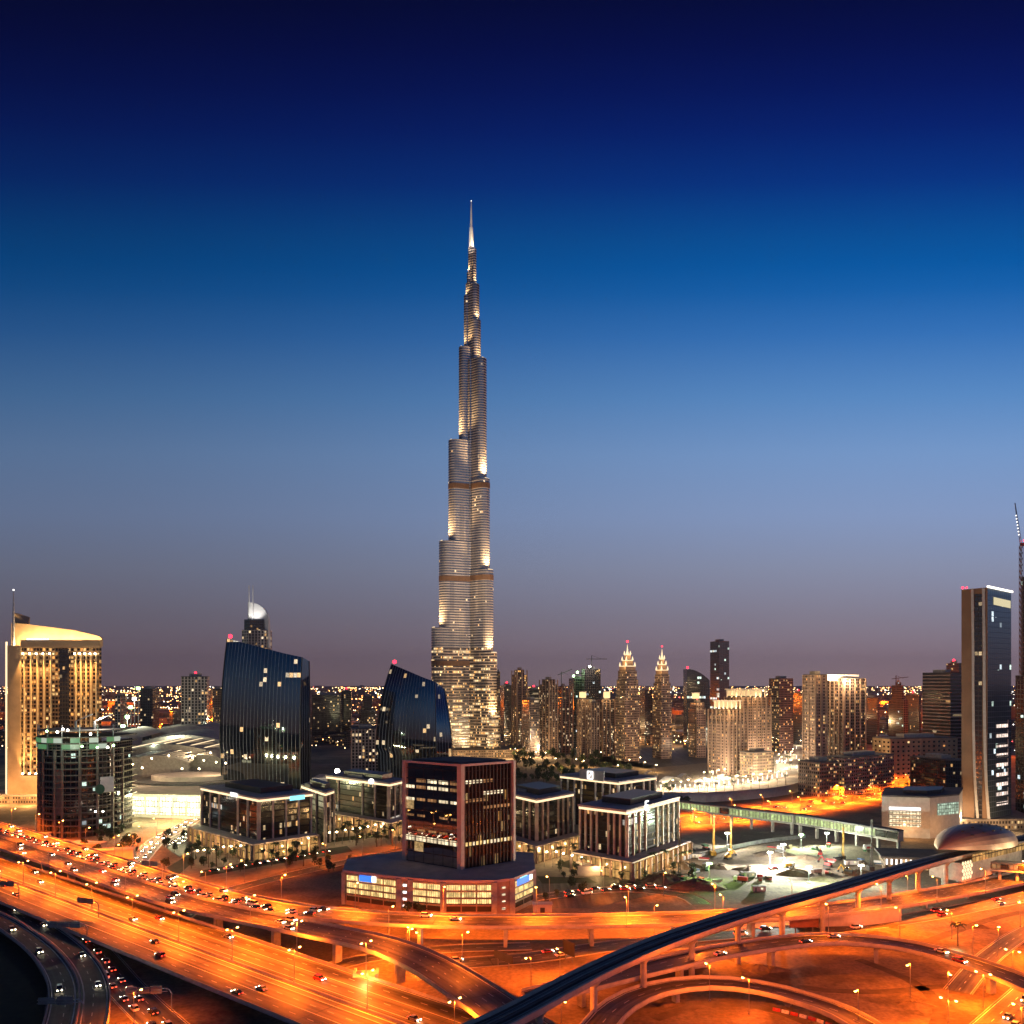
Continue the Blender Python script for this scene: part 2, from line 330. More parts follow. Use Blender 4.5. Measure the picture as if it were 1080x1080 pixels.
FAC = {
 'far': facade('facade_far_blocks', (.2,.14,.11), (.03,.026,.024), 3.0, 3.6, .2, .25, .8, .05, WARM, .8),
 'beige': facade('facade_beige', (.33,.23,.185), (.03,.026,.028), 2.3, 3.4, .2, .22, .8, .16, WARM, 1.1),
 'beige2': facade('facade_sandstone', (.40,.275,.215), (.04,.03,.03), 3.0, 3.5, .22, .25, .78, .17, WARM, 1.2),
 'grey': facade('facade_grey', (.2,.155,.16), (.03,.027,.03), 2.3, 3.5, .14, .2, .86, .13, MIXL, 1.1),
 'brown': facade('facade_brown', (.15,.10,.09), (.024,.02,.02), 2.4, 3.6, .14, .2, .85, .13, WARM, 1.1),
 'dark': facade('facade_dark', (.055,.045,.048), (.02,.019,.022), 2.6, 3.8, .1, .15, .88, .04, MIXL, .9, ior=2),
 'slab': facade('facade_glass_slab', (.05,.055,.065), (.02,.025,.032), 3.4, 4, .05, .08, .95, .015, COOL, 1.2, ior=2.2, row=.04),
 'band': facade('facade_banded', (.26,.19,.17), (.015,.013,.014), 60, 4.4, .0, .3, .95, .05, MIXL, .5),
 'white': facade('facade_white_frame', (.5,.4,.36), (.03,.025,.03), 4.0, 3.8, .2, .12, .9, .16, MIXL, 1.0),
 'emaar': facade('facade_black_glass', (.014,.012,.013), (.01,.01,.011), 1.7, 4.0, .04, .1, .9, .06, MIXL, .7, ior=2.0, row=.045),
 'low': facade('facade_low_lit', (.30,.22,.16), (.04,.03,.025), 2.4, 3.6, .2, .25, .8, .22, WARM, 1.0),
 'yellow': facade('facade_yellow_low', (.5,.34,.18), (.03,.022,.02), 7, 5, .3, .3, .72, .12, WARM, 1.2),
 'unbuilt': facade('facade_concrete_frame', (.12,.09,.08), (.012,.011,.012), 3.5, 4, .1, .14, .95, .03, COOL, 1.2),
}
def redlight(root, p, r=1.2):
    return MB().ball(p, r, 8, 5).build('aviation_light', M['red'], root)
def tower(name, label, px0, px1, py, d, depth, ang=20, fac='beige', tiers=None, cat='tower', group=None, red=0, mast=0, crown=0, fins=0, z0=0):
    poly = fix(fit(px0, px1, d, depth, ang)); c = cen(poly); zt = Z(py, c[1]); root = thing(name, label, cat, (*c, z0), 0, group)
    zz = z0; b = MB(); r = MB()
    for s, f in (tiers or [(1, 1)]):
        z1 = z0+(zt-z0)*f; P = scl(poly, s); b.prism(P, zz, z1, False); last = (P, z1)
        if zz > z0: pass
        r.prism(scl(P, 1.0), z1, z1+.9); zz = z1
    b.build('wall', FAC[fac], root); rf = r.build('roof', M['roof'], root)
    if not crown:
        k = scl(last[0], .45); MB().prism(k, zt+.9, zt+4.5).build('plant_room', M['concrete'], rf)
    if fins:
        for i in range(4):
            a, bb = Vector((*poly[i],0)), Vector((*poly[(i+1) % 4],0)); e = (bb-a); nn = Vector((e.y,-e.x,0)).normalized()
            if nn.y > .25: continue
            for k in range(fins+1):
                p = a.lerp(bb, (k+.04)/(fins+.08))+nn*.4
                MB().box((p.x,p.y,(z0+zt)/2), (1.5,1.2,zt-z0), math.atan2(e.y,e.x)).build('pilaster', M['stone'], root)
    if crown:
        P = last[0]; zc = zt+.9
        for s, h in ((.86,7),(.6,8),(.34,8)):
            ct_ = MB().prism(scl(P, s), zc, zc+h).build('crown_tier', M['stone'], root)
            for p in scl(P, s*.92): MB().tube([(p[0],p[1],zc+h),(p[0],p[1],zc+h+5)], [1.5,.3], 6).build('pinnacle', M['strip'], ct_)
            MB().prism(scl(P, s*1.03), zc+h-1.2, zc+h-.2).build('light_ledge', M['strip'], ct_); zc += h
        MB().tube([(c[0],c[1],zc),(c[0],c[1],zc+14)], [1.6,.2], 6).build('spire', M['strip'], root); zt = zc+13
        light('POINT', 'crown_floodlight', (c[0]-9, c[1]-14, zt-24), 13000, (1,.6,.22), root, 1); light('POINT', 'crown_floodlight', (c[0]+10, c[1]-12, zt-10), 15000, (1,.6,.22), root, 1)
    if mast: MB().tube([(c[0],c[1],zt+4),(c[0],c[1],zt+4+mast)], [.8,.2], 6).build('mast', M['steel'], root)
    if red: redlight(root, (c[0], c[1], zt+5.2+mast), red)
    return root, poly, zt

# ---------------------------------------------------------------- the supertall tower
M['plant'] = plain('plant_floor_louvre', (.17,.095,.06), .6, .3)
def supertall():
    cx, cy = X(497, 1320), 1320.0; K = 1320/F; root = thing('supertall_tower', 'very tall stepped silver tower with floodlit setbacks and needle spire, rising far above all others', 'skyscraper', (cx, cy, 0))
    up = facade('tower_upper_skin', (.60,.51,.44), (.07,.07,.085), 2.6, 3.9, .02, .36, 1.0, .010, MIXL, 1.3, ior=2.6, grough=.22, wrough=.42, wmetal=.35, wvar=.1)
    lo = facade('tower_lower_skin', (.62,.50,.40), (.05,.038,.035), 1.7, 4.4, .03, .36, 1.0, .09, WARM, 1.3, ior=2.0, grough=.2, wrough=.5, wmetal=.1, row=.20)
    zof = lambda py: Z(py, cy)
    dirs = {'left': R(203), 'right': R(322), 'back': R(84)}
    def reach(px, ang): return abs(px-497)*K/abs(math.cos(ang))
    T = {'left': [(457,663),(464.6,573),(474,467),(484.5,368),(489.6,313),(492.6,288)],
         'right': [(526,755),(522.8,689),(519,603),(515.4,508),(512.2,382),(506.2,340),(504.8,302),(502,264)]}
    def wing(ang, L, hw, zlo, zhi, m):
        poly = [(0, -hw), (L-hw, -hw)]+[(L-hw+hw*math.sin(t), -hw*math.cos(t)) for t in [math.pi*i/10 for i in range(1, 10)]]+[(L-hw, hw), (0, hw)]
        P = [(cx+rot2(x, y, ang)[0], cy+rot2(x, y, ang)[1]) for x, y in poly]
        w = MB().prism(P, zlo, zhi, True, mt=1).build('wing', [m, M['steel']], root)
        return P, w
    LT = Z(684, cy)
    for key in ('left', 'right', 'back'):
        ang = dirs[key]; z = 0; prevL = None
        seq = T[key] if key != 'back' else None
        if seq: seq = [(reach(px, ang), zof(py)) for px, py in seq]
        else: seq = [(50,110),(46,240),(38,370),(30,450),(22,560),(14,650),(9,730)]
        for i, (L, zt) in enumerate(seq):
            hw = max(3.0, min(12.5, 5+.16*L)) if L > 12 else max(2.6, L*.36); L = max(L, hw*1.15)
            if z < LT < zt:
                wing(ang, L, hw, z, LT, lo); wing(ang, L, hw, LT, zt, up)
            else: wing(ang, L, hw, z, zt, lo if zt <= LT else up)
            e = (math.cos(ang), math.sin(ang))
            if key != 'back':                  # a lit terrace, and a floodlight on it that washes the wall above
                Ln = seq[i+1][0] if i+1 < len(seq) else 2
                b = MB().box((cx+e[0]*(L-2.6), cy+e[1]*(L-2.6), zt+.6), (1.2, hw*.9, 1.0), ang); b.build('terrace_light', M['strip'], root)
                hz = max(20, (seq[i+1][1]-zt) if i+1 < len(seq) else 40); en = 17*hz*hz
                q = (cx+e[0]*(L-.4), cy+e[1]*(L-.4)-hw*.55, zt+2.2)
                lo_ = light('SPOT', 'terrace_floodlight_%d' % round(en/2500), q, en, (1,.66,.31), root, .6, 105, 1.0, (cx+e[0]*Ln*.45, cy+e[1]*Ln*.45, zt+hz*.55))
            z = zt
    hexa = lambda r: [(cx+r*math.cos(R(23+60*k)), cy+r*math.sin(R(23+60*k))) for k in range(6)]
    MB().prism(hexa(13.5), 0, zof(382), True, mt=0).build('core', up, root); MB().prism(hexa(9), zof(382), zof(300), True).build('core', up, root)
    MB().prism(hexa(5), zof(300), zof(262), True).build('core', up, root)
    MB().tube([(cx,cy,zof(262)),(cx,cy,zof(240))], [4.2,2.6], 10).build('spire_base', M['white'], root)
    MB().tube([(cx,cy,zof(240)),(cx,cy,zof(226)),(cx,cy,zof(212.5))], [1.9,1.3,.6], 8).build('spire', M['white'], root)
    MB().tube([(cx,cy,zof(212.5)),(cx,cy,zof(211.5))], [.7,.7], 6).build('beacon', M['stripw'], root)
    light('SPOT', 'spire_floodlight', (cx-9, cy-30, zof(300)), 450000, (1,.86,.68), root, .6, 22, .7, (cx, cy, zof(245)))
    for dx, dy, z_, p_ in ((150,-240,430,4200000),(150,-240,240,2200000),(-130,-230,330,1500000)):   # big floodlights on the plaza wash the shaft
        light('SPOT', 'shaft_floodlight_%d' % (p_//1000), (cx+dx, cy+dy, 14), p_, (1,.74,.46), root, 2, 38, 1.0, (cx+8, cy, z_))
    for key, pyb in (('right',611),('right',515),('left',515),('left',612),('left',700)):   # brown plant-floor bands round the wings
        ang = dirs[key]; zb = zof(pyb); seq = [(reach(px, ang), zof(py)) for px, py in T[key]]; L = next(l for l, zt in seq if zt > zb+7)
        hw = max(3.0, min(12.5, 5+.16*L))+.35; L += .35
        poly = [(0,-hw),(L-hw,-hw)]+[(L-hw+hw*math.sin(t), -hw*math.cos(t)) for t in [math.pi*i/10 for i in range(1,10)]]+[(L-hw,hw),(0,hw)]
        MB().prism([(cx+rot2(x,y,ang)[0], cy+rot2(x,y,ang)[1]) for x, y in poly], zb-4, zb+4, True, True).build('plant_floor_band', M['plant'], root)
    for dx, dy in ((-17,-14),(-9,-15),(20,-20)):   # bright vertical seams between the wings
        MB().box((cx+dx, cy+dy, zof(560)/2+40), (.9,.9,zof(560)-80)).build('vertical_fin', M['white'], root)
    pod = [(cx-90,cy-40),(cx-20,cy-75),(cx+70,cy-60),(cx+95,cy+10),(cx,cy+60)]
    MB().prism(pod, 0, 11, True, mt=1).build('podium', [FAC['low'], M['roof']], root)
    for x, y, e in ((-70,-95,1),(-10,-110,1),(60,-95,1),(105,-60,1)): light('POINT', 'tower_base_floodlight', (cx+x, cy+y, 14), 45000, (1,.66,.32), root, 2)
    return root
supertall()

# ---------------------------------------------------------------- flood-lit beige hotel, left
def hotel():
    d = 790.0; x0, x1 = X(8.5, d), X(107, d); c = ((x0+x1)/2, d+14); root = thing('grand_hotel', 'broad beige hotel slab with floodlit columns and glowing sloped crown at the left edge', 'hotel', (*c, 0))
    fm = facade('hotel_window_grid', (.27,.17,.10), (.02,.013,.01), 2.9, 3.75, .12, .22, .84, .22, ((1,.55,.18),(1,.68,.3),(1,.42,.1)), 1.1, wrough=.8)
    zt = Z(681, d); poly = [(x0,d),(x1,d),(X(106.3,d+32),d+32),(X(9,d+32),d+32)]
    MB().prism(poly, 0, zt, True, mt=1).build('wall', [fm, M['roof']], root)
    stone = plain('hotel_stone', (.52,.36,.22), .85, var=.15, scale=.1)
    pale = plain('column_stone', (.68,.52,.34), .7, var=.08)
    def slab(nm, pa, pb, ya, yb, t=1.2, m=stone):
        return MB().box(((X(pa,d)+X(pb,d))/2, d-t/2, (Z(ya,d)+Z(yb,d))/2), (X(pb,d)-X(pa,d), t, Z(ya,d)-Z(yb,d))).build(nm, m, root)
    slab('stone_pier', 9.5, 23, 681, 846, 2.0); slab('stone_frieze', 23, 107, 675, 683, 2.0); slab('stone_base', 23, 44, 818, 846, 2.0)
    slab('recess', 63, 73, 684, 800, .4, FAC['dark'])
    for k in range(5): slab('column', 26.2+k*7.0-.55, 26.2+k*7.0+.55, 690, 816, 1.9, pale)
    for k in range(5): slab('column', 80.5+k*5.4-.5, 80.5+k*5.4+.5, 690, 846, 1.9, pale)
    for px in [26.2+k*7.0 for k in range(5)]+[80.5+k*5.4 for k in range(5)]:
        MB().ball((X(px,d), d-3.2, Z(689.5,d)), .85, 8, 5).build('spot_lamp', M['lampY'], root)
        light('SPOT', 'hotel_column_spot', (X(px,d), d-4.2, Z(688,d)), 150000, (1,.54,.16), root, .4, 52, .8, (X(px,d), d-1, Z(727,d)))
    for px in (26.2, 33.2, 40.2):
        MB().ball((X(px,d), d-3.6, Z(815.5,d)), .85, 8, 5).build('spot_lamp', M['lampY'], root)
        light('SPOT', 'hotel_column_spot', (X(px,d), d-4.6, Z(817,d)), 150000, (1,.54,.16), root, .4, 52, .8, (X(px,d), d-1, Z(778,d)))
    # sloping crown: a curved screen wall behind the roof, washed with light
    top = [(12,657),(27,658),(50,661),(80,665),(104,671),(107,673)]; b = MB(); dd = d+16
    for (pa, ya), (pb, yb) in zip(top, top[1:]):
        xa, xb = X(pa,dd), X(pb,dd); za, zb = Z(ya,dd), Z(yb,dd)
        b.prism([(xa,dd),(xb,dd),(xb,dd+3),(xa,dd+3)], zt, 0, True, tops=[za,zb,zb,za])
    b.build('crown_screen', stone, root)
    b = MB(); e = [(11,652),(13,646.5),(22,647.5),(27,657.5)]
    b.prism([(X(11,dd),dd+4),(X(27,dd),dd+4),(X(24,dd),dd+12),(X(12,dd),dd+12)], zt, 0, True, tops=[Z(645.5,dd),Z(658,dd),Z(650,dd),Z(646,dd)]); b.build('crown_tower', stone, root)
    for k in range(7): light('POINT', 'hotel_crown_floodlight', (X(17+k*13, d), d+5, zt+3), 17000, (1,.66,.28), root, 1)
    for k, (w, h) in enumerate(((2.6,4.2),(2.2,4.2),(2.4,3.8),(2.8,4.2),(2.2,3.8),(2.6,4.2),(2.0,3.8))): MB().box((X(29+k*3.4,d), d+1.2, zt+4.6), (w, .5, h)).build('sign_letter', M['signw'], root)
    MB().box((X(7.2,d), d-.8, (Z(677,d))/2), (1.1,1.1,Z(677,d))).build('edge_light', M['strip'], root)
    MB().tube([(X(10.3,d),d+6,0),(X(10.3,d),d+6,Z(660,d)),(X(10.3,d),d+6,Z(622,d))], [1.6,1.2,.3], 8).build('mast', M['steel'], root)
    MB().ball((X(10.3,d),d+6,Z(621.5,d)), .9).build('mast_light', M['signw'], root)
    MB().prism([(x0-25,d-16),(x1+20,d-16),(x1+20,d+30),(x0-25,d+30)], 0, 7, True, mt=1).build('podium', [FAC['low'], M['roofpale']], root)
    for px in (15, 50, 90): light('POINT', 'hotel_base_floodlight', (X(px,d), d-30, 9), 30000, (1,.48,.15), root, 1)
hotel()

# ---------------------------------------------------------------- two curved dark glass towers
def curved(label, lx, rx, sx, nx, tops, pyb, d, depth, bulge, seed):
    """lx left edge, nx near edge, rx right edge (photo columns); tops: roof rows at those edges"""
    root = thing('curved_glass_tower', label, 'office tower', (X((lx+rx)/2, d), d+depth/2, 0), 0, 'curved dark glass towers')
    fm = facade('ribbed_glass_%d' % seed, (.17,.19,.24), (.006,.008,.016), 3.6, 4.1, .055, .0, 1.0, .02, ((1,.75,.45),(.9,.95,.85),(1,.6,.25)), 1.0, ior=2.1, grough=.05, wrough=.35, wmetal=0, row=.028)
    N = 22
    def ring(t):                                 # footprint at height fraction t
        b = bulge*(-(1-t)**1*.12+ (t-.35)**2*1.0 if t > .35 else (t-.35)**2*.35)
        y_ = 27*(t-.42)**2-4.7; L = Vector((X(lx, d+depth*.35)+b, d+depth*.35+y_*.7)); Nn = Vector((X(nx, d)-b*.10, d+y_)); Rr = Vector((X(rx, d+depth*.3)-b*.55, d+depth*.3+y_*.6)); B = Vector((X((lx+rx)/2, d+depth), d+depth)); Q = L.lerp(Nn, .5)+Vector((0,-depth*.1))
        return [L, L.lerp(Q,.5)+Vector((0,-depth*.02)), Q, Q.lerp(Nn,.55)+Vector((0,-depth*.03)), Nn, Rr, B]
    zt = [Z(y, d) for y in tops]; ztop = [zt[0], zt[0]*.75+zt[1]*.25, zt[0]*.48+zt[1]*.52, zt[0]*.2+zt[1]*.8, zt[1], zt[2], zt[0]*.55+zt[2]*.45]
    rings = [ring(i/N) for i in range(N+1)]; faces = {'front_glass': MB(), 'side_glass': MB(), 'rear_wall': MB()}
    n = 7; cum = [0]
    for j in range(n): cum.append(cum[-1]+(rings[8][j]-rings[8][(j+1) % n]).length)
    for i in range(N):
        for j in range(n):
            q = (j+1) % n; z = lambda k, c: ztop[c]*k/N; mb = faces['front_glass' if j < 4 else 'side_glass' if j == 4 else 'rear_wall']
            mb.quad([(rings[i][j].x,rings[i][j].y,z(i,j)),(rings[i][q].x,rings[i][q].y,z(i,q)),(rings[i+1][q].x,rings[i+1][q].y,z(i+1,q)),(rings[i+1][j].x,rings[i+1][j].y,z(i+1,j))],
                    [(cum[j],z(i,j)),(cum[j+1],z(i,q)),(cum[j+1],z(i+1,q)),(cum[j],z(i+1,j))])
    for k, mb in faces.items(): weld(mb.build(k, fm, root))
    r = MB(); r.quad([(rings[N][j].x,rings[N][j].y,ztop[j]) for j in range(n)]); r.build('roof', M['dark'], root)
    for j, jj in ((4,4),(0,0),(5,5)):
        pts = [(rings[i][j].x,rings[i][j].y-.4,ztop[j]*i/N) for i in range(0,N+1,2)]; MB().tube(pts, .4, 5).build('edge_trim', M['dark'], root)
    p = rings[N][0]; redlight(root, (p.x+3, p.y, ztop[0]+2.2), 1.9)
    return root
curved('wide curved dark glass tower with sloped top and red beacon, beside the lit mall', 234, 328, 0, 318, (672.5, 693, 697), 838, 770, 42, 9, 1)
curved('narrow curved dark glass tower with pointed top and red beacon, left of the tallest tower', 399, 476, 0, 460, (700, 719, 727), 822, 830, 40, 30, 2)

# ---------------------------------------------------------------- hotel with white sail crown, behind
def sail():
    d = 1120.0; root = thing('sail_top_hotel', 'slim hotel tower with lit white sail-shaped crown and twin masts', 'tower', (X(268,d), d+15, 0))
    poly = [(X(253.5,d),d+6),(X(262,d),d),(X(280,d),d+3),(X(281,d),d+26),(X(256,d),d+28)]
    MB().prism(poly, 0, Z(664,d), True, mt=1).build('wall', [FAC['white'], M['roof']], root)
    MB().prism([(X(256,d),d+6),(X(262,d),d+2),(X(277,d),d+4),(X(277,d),d+24),(X(257,d),d+25)], Z(664,d), Z(653,d), True).build('upper_wall', FAC['dark'], root)
    b = MB(); n = 12
    out = [(X(259.5,d), Z(653,d))]+[(X(259.5+21.5*math.sin(t), d), Z(653-18.5*math.cos(t) if True else 0, d)) for t in [math.pi/2*i/n for i in range(n+1)]]+[(X(282,d), Z(683,d)),(X(278,d), Z(683,d)),(X(277,d), Z(653,d))]
    f = [(x, d+8, z) for x, z in out]; k = [(x, d+16, z) for x, z in out]
    b.quad(f[::-1]); b.quad(k)
    for i in range(len(f)): j = (i+1) % len(f); b.quad([f[i], f[j], k[j], k[i]])
    b.build('sail_crown', M['white'], root)
    for px in (261.5, 265.5): MB().tube([(X(px,d),d+5,Z(653,d)),(X(px,d),d+5,Z(617,d))], [.9,.5], 6).build('mast', M['white'], root)
    light('SPOT', 'sail_floodlight', (X(268,d), d-12, Z(655,d)), 22000, (1,.97,.92), root, 1, 80, .7, (X(268,d), d+8, Z(640,d)))
sail()

# ---------------------------------------------------------------- brown glass office block on a curved podium, centre
M['tan'] = plain('tan_cladding', (.36,.25,.18), .7)
def central():
    root = thing('glass_office_block', 'brown glass office cube on a wide lit podium with blue signs, nearest building', 'office building', (-28, 440, 0))
    zp, zt = 17.0, 68.5; L, N_, Rr = Vector((-56.2,447.6)), Vector((-25.5,425)), Vector((.6,445)); B = L+Rr-N_
    gl = facade('brown_reflective_glass', (.02,.012,.01), (.008,.005,.004), 6.6, 5.4, .025, .06, .97, .04, WARM, .35, ior=5.0, grough=.03, wrough=.4, row=.02)
    gr = facade('dark_reflective_glass', (.02,.012,.01), (.007,.005,.005), 2.1, 5.4, .03, .05, .97, .04, WARM, .35, ior=1.9, grough=.08, row=.02)
    for nm, a, b_, m in (('left_glass', L, N_, gl), ('right_glass', N_, Rr, gr), ('rear_wall', Rr, B, gr), ('rear_wall', B, L, gr)):
        k = MB(); w = (b_-a).length; k.quad([(a.x,a.y,zp),(b_.x,b_.y,zp),(b_.x,b_.y,zt),(a.x,a.y,zt)], [(0,0),(w,0),(w,zt-zp),(0,zt-zp)]); k.build(nm, m, root)
    P = [tuple(L), tuple(N_), tuple(Rr), tuple(B)]
    MB().prism(P, zt, zt+.8).build('roof', M['dark'], root)
    k = MB(); Q = scl(P, .86); k.prism(Q, zt+.8, zt+1.6); k.build('roof_deck', M['roof'], root)
    for a, b_ in ((L,N_),(N_,Rr)):
        k = MB(); e = b_-a; n = Vector((e.y,-e.x)).normalized(); k.bar((a.x+n.x*.4,a.y+n.y*.4,zt+.3),(b_.x+n.x*.4,b_.y+n.y*.4,zt+.3),.8,1.1); k.build('parapet_rim', M['pale'], root)
    for p, s in ((N_,2.7),(Rr,1.9),(L,1.9)): MB().box((p.x,p.y-.3,(zp+zt)/2+.3), (s,s,zt-zp+1.2), R(-36)).build('corner_pillar', M['pil'], root)
    e = (Rr-N_); n = Vector((e.y,-e.x)).normalized(); cnt = 15
    for i in range(1, cnt):
        p = N_.lerp(Rr, i/cnt)+n*.35; MB().box((p.x,p.y,(zp+zt)/2), (.4,.9,zt-zp-.4), math.atan2(e.y,e.x)).build('fin', M['fin'], root)
    def bays(a, b_, n_, floors, gap, m, z0, fh, h, o=.12, skip=()):
        e = b_-a; nn = Vector((e.y,-e.x)).normalized(); w = e.length
        for f in floors:
            for i in range(n_):
                if (f, i) in skip: continue
                p, q = a.lerp(b_, (i+gap)/n_)+nn*o, a.lerp(b_, (i+1-gap)/n_)+nn*o; zz = z0+f*fh; k = MB()
                k.prism([(p.x,p.y),(q.x,q.y),(q.x-nn.x*.1,q.y-nn.y*.1),(p.x-nn.x*.1,p.y-nn.y*.1)], zz, zz+h); k.build('window', m if not isinstance(m, list) else random.choice(m), root)
    fh = (zt-zp)/10
    sk = {(8,0),(7,0),(6,0),(6,3)}
    bays(L, N_, 5, (7.42, 8.05), .07, [M['bayw'],M['bayw'],M['baydim']], zp, fh, fh*.36, skip={(8.05,0)})
    bays(L, N_, 5, (6.2,), .1, [M['baydim'],M['bayw']], zp, fh, fh*.28); bays(L, N_, 5, (2.15,), .05, M['bayw'], zp, fh, fh*.5); bays(L, N_, 5, (4.6,3.1), .15, [M['baydim']], zp, fh, fh*.25, skip={(4.6,2),(3.1,0),(3.1,4)})
    bays(N_, Rr, 15, (8.2,), .12, [M['bayw'],M['baydim']], zp, fh, fh*.34, skip={(8.2,i) for i in range(9,15)}); bays(N_, Rr, 15, (7.0,), .12, [M['bayw']], zp, fh, fh*.34, skip={(7.0,i) for i in list(range(0,6))+[12,13,14]})
    bays(N_, Rr, 15, (2.15,), .12, [M['bayw'],M['bay']], zp, fh, fh*.36); bays(N_, Rr, 15, (5.6,6.4), .14, [M['baydim']], zp, fh, fh*.3, skip={(5.6,i) for i in range(6)} | {(6.4,i) for i in range(7,15)})
    # podium
    g = lambda px, py: G(px, py, zp).to_2d()
    F0 = [g(362.5,917.5), g(421,924.5), g(433,925.5), g(467.5,928.3), g(521.5,928.3), g(540.5,926), g(563.5,916.5)]
    P = [tuple(p) for p in F0]+[(11.2,466),(-40,486),(-86.5,452)]
    pd = MB().prism(scl(P, 1.0), 0, zp-1.2, False).build('podium', M['tan'], root)
    k = MB(); k.prism(scl(P, 1.012), zp-1.2, zp, True, True); k.build('podium_roof', M['roofpale'], pd)
    for i, (a, b_) in enumerate(zip(F0, F0[1:])):
        e = b_-a; nn = Vector((e.y,-e.x)).normalized()
        if i == 1:
            bays(a, b_, 1, (0,1,2,3), .34, M['signw'], 2.6, 3.3, 1.1, .2); continue
        if i == 4:
            bays(a, b_, 1, (0,1,2,3), .4, M['bayw'], 2.6, 3.3, .9, .2); continue
        for c in range({0:4,2:2,3:3,5:2}[i]):
            n_ = {0:4,2:2,3:3,5:2}[i]
            for f in range(4):
                p, q = a.lerp(b_, .05+.9*(c+.04)/n_)+nn*.15, a.lerp(b_, .05+.9*(c+.96)/n_)+nn*.15; z0 = 2.2+f*3.35; kk = MB()
                kk.prism([(p.x,p.y),(q.x,q.y),(q.x-nn.x*.1,q.y-nn.y*.1),(p.x-nn.x*.1,p.y-nn.y*.1)], z0, z0+2.45); kk.build('window', M['bay'], pd)
    for i in (0,1,2,3,4,5,6):
        p = F0[i]; MB().box((p.x,p.y-.6,(zp-.6)/2), (2.6 if i not in (0,6) else 1.8,1.8,zp-1.0), 0).build('podium_pillar', M['concrete'], pd)
    a, b_ = F0[0], F0[1]; nn = Vector((.1,-1)).normalized()
    def sign(a, b_, t0, t1, m, z0, z1, nm='sign_panel'):
        e = b_-a; nn = Vector((e.y,-e.x)).normalized(); p, q = a.lerp(b_, t0)+nn*.6, a.lerp(b_, t1)+nn*.6
        return MB().prism([(p.x,p.y),(q.x,q.y),(q.x-nn.x*.3,q.y-nn.y*.3),(p.x-nn.x*.3,p.y-nn.y*.3)], z0, z1, True, True).build(nm, M[m], pd)
    sign(F0[0], F0[1], .30, .52, 'blue', 12.6, 15.6); sign(F0[0], F0[1], .525, .60, 'signw', 12.8, 15.6, 'sign_emblem'); sign(F0[5], F0[6], .18, .72, 'blue', 12.4, 15.4); sign(F0[5], F0[6], .73, .86, 'signw', 12.8, 15.2, 'sign_emblem')
    sign(F0[5], F0[6], .30, .62, 'cyan', 15.5, 15.9, 'sign_trim')
central()

# ---------------------------------------------------------------- black glass office blocks with lit eaves
def emaar(label, nr, lf, rt, zr=37.0, cols=(6,5), pod=True, arcade=True, sign=(), podh=10.5, podout=9):
    N_, L, Rr = G(*nr, zr).to_2d(), G(*lf, zr).to_2d(), G(*rt, zr).to_2d(); B = L+Rr-N_; P = [tuple(L), tuple(N_), tuple(Rr), tuple(B)]; c = cen(P)
    root = thing('office_block', label, 'office building', (*c, 0), 0, 'black glass office blocks with lit eaves')
    MB().prism(P, 0, zr-2.2, False).build('wall', FAC['emaar'], root)
    rf = MB().prism(scl(P, 1.05), zr-.7, zr+.5, True, True).build('roof', M['roofpale'], root)
    ev = MB().prism(scl(P, 1.03), zr-2.2, zr-.7, False, True).build('eave_light', M['strip'], root)
    MB().prism(scl(P, .62, (c[0]+4, c[1]+6)), zr+.5, zr+4.2).build('plant_room', M['dark'], rf)
    MB().prism(scl(P, .25, (c[0]-9, c[1]+2)), zr+.5, zr+2.6).build('roof_unit', M['concrete'], rf)
    for a, b_, n in ((L, N_, cols[0]), (N_, Rr, cols[1])):
        e = b_-a; nn = Vector((e.y,-e.x)).normalized()
        for i in range(n+1):
            if n > 4 and i in (n//2,) : continue
            p = a.lerp(b_, (i+.03)/(n+.06))+nn*.5; MB().box((p.x,p.y,(zr-2.2)/2), (1.0,1.0,zr-2.2), math.atan2(e.y,e.x)).build('pilaster', M['pil'], root)
    if pod:
        eL, eR = (L-N_).normalized(), (Rr-N_).normalized(); o = podout; n2 = N_-(eL+eR)*o; l2 = L-eR*o; r2 = Rr-eL*o
        P2 = [tuple(l2), tuple(n2), tuple(r2), tuple(Rr+eL*2), tuple(B), tuple(L+eR*2)]
        pw = MB().prism(P2, 0, podh-.8, False).build('podium', M['shop'] if arcade else FAC['low'], root)
        MB().prism(scl(P2, 1.015), podh-.8, podh, True, True).build('podium_roof', M['roofpale'], pw)
        for a, b_ in ((l2,n2),(n2,r2)):
            e = b_-a; nn = Vector((e.y,-e.x)).normalized(); n = max(3, int(e.length/7))
            for i in range(n+1):
                p = a.lerp(b_, i/n)+nn*.8; MB().box((p.x,p.y,(podh-.9)/2), (1.3,1.3,podh-.9), math.atan2(e.y,e.x)).build('arcade_column', M['stone'], pw)
            for t in (.2,.5,.8):
                p = a.lerp(b_, t)+nn*5; light('POINT', 'arcade_lamp', (p.x,p.y,5.5), 2600, (1,.6,.24), root, .3)
    for side, t, z, w, h, m in sign:
        a, b_ = (L, N_) if side == 'l' else (N_, Rr); e = (b_-a).normalized(); nn = Vector((e.y,-e.x)); p = a.lerp(b_, t)+nn*2.3; q = p+e*w
        MB().prism([tuple(p), tuple(q), tuple(q-nn*.4), tuple(p-nn*.4)], z, z+h, True, True).build('sign_panel', M[m], ev)
    return root, N_, L, Rr
emaar('black glass block with blue-lit signs on its eave, leftmost of the office row', (273,842), (213,830), (328,836), cols=(6,4), sign=(('l',.58,35.4,9,2.6,'signw'),('r',.55,33.6,11,2.8,'cyan')))
emaar('dark glass wing with one column of lit stairs, between the two left office blocks', (343,836), (318,828), (352,833), zr=35, cols=(3,2), pod=False)
